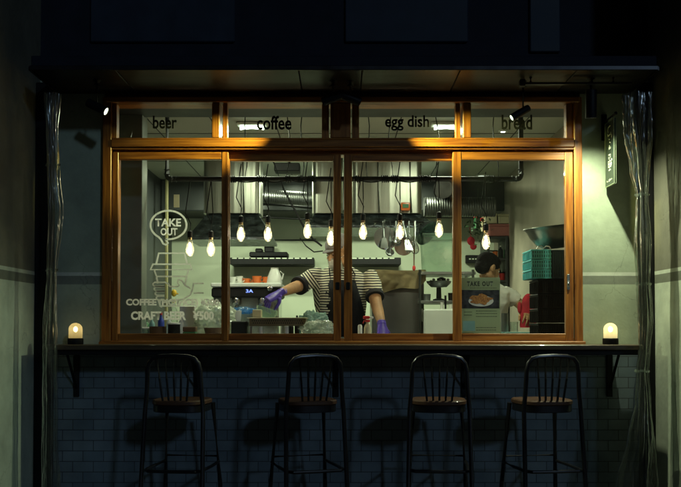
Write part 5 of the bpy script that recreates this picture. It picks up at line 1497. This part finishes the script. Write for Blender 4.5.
# legs
b = MB()
for k in (-1, 1): limb(b, [(k * .085, YW + .02, .95), (k * .09, YW + .02, .5), (k * .10, YW + .04, .06)], [.095, .070, .055])
torso(b, [(0, YW + .02, .84, .14, .10), (0, YW + .02, .93, .158, .108)])
remesh(b.build('trousers', M['trousers'], wp), .012)
for k in (-1, 1):
    b = MB(); b.ell((k * .10, YW - .03, .055), (.045, .13, .05), 16, 10); b.build('shoe', M['apron'], wp)
# cap and mask
b = MB()
Eh = lambda x, y, z, rx, ry, rz_: b.ell(P_(x, y, z), (rx * .98, ry * .98, rz_ * .98), 28, 16, Mo_)
Eh(0, .012, .048, .084, .102, .078)
bm_ = b.bm; pl = P_(0, 0, .038); nn = (Mo_ @ Vector((0, .12, 1))).normalized()
bmesh.ops.bisect_plane(bm_, geom=bm_.verts[:] + bm_.edges[:] + bm_.faces[:], plane_co=pl, plane_no=nn, clear_inner=True)
cap = b.build('cap', M['cap'], wp)
b = MB(); rr = []
for i in range(13):
    a_ = R(200 + 140 * i / 12); rr.append((math.cos(a_), math.sin(a_)))
top_ = [P_(c_ * .080, .012 + s_ * .098, .040) for c_, s_ in rr]; out = [P_(c_ * .084, .012 + s_ * (.098 + .055 * max(0, -s_ - .3) ** .6), .030) for c_, s_ in rr]
b.prism(top_ + list(reversed(out)), (Mo_ @ Vector((0, 0, .004)))); b.build('brim', M['cap'], cap)
b = MB(); rings = []
for j, (z, rr_) in enumerate(((-.018, 1.03), (-.03, 1.10), (-.055, 1.15), (-.08, 1.13), (-.102, .95), (-.112, .75))):
    ring = []
    for i in range(17):
        a_ = R(205 + 130 * i / 16); ring.append(P_(math.cos(a_) * .066 * (1.04 if j < 4 else .9), -.016 + math.sin(a_) * (.078 * rr_ + (.010 if i == 8 else 0)), z))
    rings.append(ring)
V = [[b.bm.verts.new(p) for p in r] for r in rings]
for j in range(len(V) - 1):
    for i in range(16): b.bm.faces.new((V[j][i], V[j][i + 1], V[j + 1][i + 1], V[j + 1][i]))
bmesh.ops.solidify(b.bm, geom=b.bm.faces[:], thickness=.003)
mk = b.build('mask', M['mask'], wp, ang=70)
for k in (-1, 1): MB().tube([P_(k * .060, -.048, -.03), P_(k * .078, -.01, -.012), P_(k * .084, .022, .006)], .0018, 5).build('loop', M['mask'], mk)
# gloves
b = MB(); dL = (at(270, 303, .555) - WL).normalized()
hand(b, WL, Vector((-.72, -.30, -.42)), Vector((-.30, -.60, .75)), -1, (.62, .72, .80, .86), 1.05, thumb=.5)
b.tube([WL - (WL - EL).normalized() * .045, WL], [.031, .030], 14)
remesh(b.build('glove', M['glove'], wp, label='violet glove gripping the steel pan'), .0032, 1)
b = MB(); hand(b, WR, Vector((.10, -.45, -.9)), Vector((.35, -.85, .4)), -1, (.35, .38, .40, .45), 1.05)
b.tube([WR - (WR - ER).normalized() * .02, WR], [.031, .030], 14)
remesh(b.build('glove', M['glove'], wp, label='violet glove resting at the counter edge'), .0032, 1)
# steel pan in the hand
p = at(266, 315, .545)
Mr = Matrix.Translation(p) @ Matrix.Rotation(R(16), 4, 'Y') @ Matrix.Rotation(R(-18), 4, 'X')
t = thing('food_pan', p, 'clear grey food pan held tilted in the gloved hand', 'pan')
b = MB()
o8 = lambda w_, d, z: [Mr @ Vector(q_) for q_ in ((-w_, -d, z), (w_, -d, z), (w_, d, z), (-w_, d, z))]
b.ring_loft([o8(.050, .035, -.03), o8(.062, .045, .026), o8(.070, .052, .028), o8(.070, .052, .031), o8(.060, .042, .031), o8(.046, .032, -.026)]); b.build('pan', M['tub'], t, smooth=False)
solo(MB().box((at(253, 320, .5).x, .46, zt2 + .001), (at(262, 314, .5).x, .56, zt2 + .05), .004), 'tin', M['cream'], 'pale yellow tin standing on the perforated tray', 'tin')

# second worker
YV = 1.95
vp = thing('person', (at(489, 300, YV).x, YV, .021), 'black haired worker in a white tee bending away behind the take out poster', 'person')
hc2 = at(488.5, 268.5, YV - .05)
cx = at(486, 300, YV).x
z0 = hc2.z
tt = [(cx - .01, YV + .04, .88, .15, .10), (cx - .01, YV + .03, 1.05, .155, .11), (cx - .005, YV + .02, 1.2, .165, .115), (cx, YV, z0 - .27, .185, .12), (cx, YV - .01, z0 - .19, .19, .11), (cx, YV - .015, z0 - .15, .16, .09), (cx, YV - .02, z0 - .115, .10, .07), (cx + .003, YV - .025, z0 - .09, .062, .055)]
S2 = Vector((cx + .145, YV - .01, z0 - .185)); E2 = at(518.5, 303, YV + .02); W2 = at(526, 312, YV - .2)
S3 = Vector((cx - .145, YV - .01, z0 - .185)); E3 = S3 + Vector((-.06, .03, -.27)); W3 = E3 + Vector((.08, -.20, -.08))
b = MB()
torso(b, [(x, y, z, w_ - .012, d - .012) for x, y, z, w_, d in tt])
limb(b, [(cx, YV - .01, z0 - .14), (cx, YV - .03, z0 - .08), hc2 + Vector((0, .02, -.03))], [.058, .052, .052])
P2, Mo2 = head(b, hc2, Vector((.8, .45, -.35)), .98)
limb(b, [S2, S2.lerp(E2, .5), E2, E2.lerp(W2, .4), W2], [.048, .044, .040, .036, .026])
limb(b, [S3, S3.lerp(E3, .5), E3, E3.lerp(W3, .4), W3], [.048, .044, .040, .036, .026])
hand(b, W2, (W2 - E2), Vector((.3, -.3, 1)), 1, (.5, .55, .6, .6), 1.0)
hand(b, W3, (W3 - E3), Vector((.3, -.3, 1)), -1, (.4, .45, .5, .5), 1.0)
bd2 = remesh(b.build('body', M['skin'], vp), .006)
eyes(P2, Mo2, .98, bd2)
b = MB(); torso(b, tt); C2 = S2.lerp(E2, .80); C3 = S3.lerp(E3, .6)
limb(b, [S2 + Vector((-.02, 0, 0)), S2.lerp(C2, .5), C2], [.064, .062, .062]); limb(b, [S3 + Vector((.02, 0, 0)), S3.lerp(C3, .5), C3], [.064, .062, .062])
crease(remesh(b.build('shirt', M['tee'], vp), .007), .022, .07)
b = MB()
for k in (-1, 1): limb(b, [(cx + k * .085, YV + .03, .92), (cx + k * .09, YV + .03, .5), (cx + k * .10, YV + .05, .06)], [.095, .070, .055])
remesh(b.build('trousers', M['trousers'], vp), .012)
b = MB(); b.ell(P2(0, .020, .040), (.083, .100, .084), 28, 18, Mo2); b.ell(P2(0, .060, -.005), (.070, .058, .062), 22, 14, Mo2)
b.ell(P2(0, -.035, .075), (.062, .05, .035), 20, 12, Mo2)
for i in range(90):
    th, ph_ = random.uniform(0, 2 * PI), random.uniform(.0, 1.5)
    d3 = Vector((math.cos(th) * math.sin(ph_), math.sin(th) * math.sin(ph_), math.cos(ph_)))
    if d3.y < -.55 and d3.z < .5: continue
    q0 = Vector((d3.x * .080, .02 + d3.y * .097, .04 + d3.z * .080)); tg = Vector((-d3.x * .2 + random.uniform(-.4, .4), -.6 + random.uniform(-.3, .3), -.5)).normalized()
    b.tube([P2(*q0), P2(*(q0 * 1.0 + d3 * .008 + tg * .014)), P2(*(q0 + d3 * .005 + tg * .034))], [.007, .006, .003], 6)
remesh(b.build('hair', M['hair'], vp), .0035, 0)
# red mitt by the second worker
b = MB(); q_ = at(528, 309, YV - .25)
b.ring_loft([[q_ + Vector((math.cos(2 * PI * i / 20) * wx, math.sin(2 * PI * i / 20) * .03, z)) for i in range(20)] for z, wx in ((-.14, .060), (-.12, .064), (-.04, .058), (.03, .050), (.08, .040), (.105, .022), (.115, .006))])
b.ell(q_ + Vector((-.062, 0, .01)), (.018, .02, .045), 12, 8)
solo(b, 'oven_mitt', M['redcloth'], 'red oven mitt standing upright left of the black crates', 'mitt')
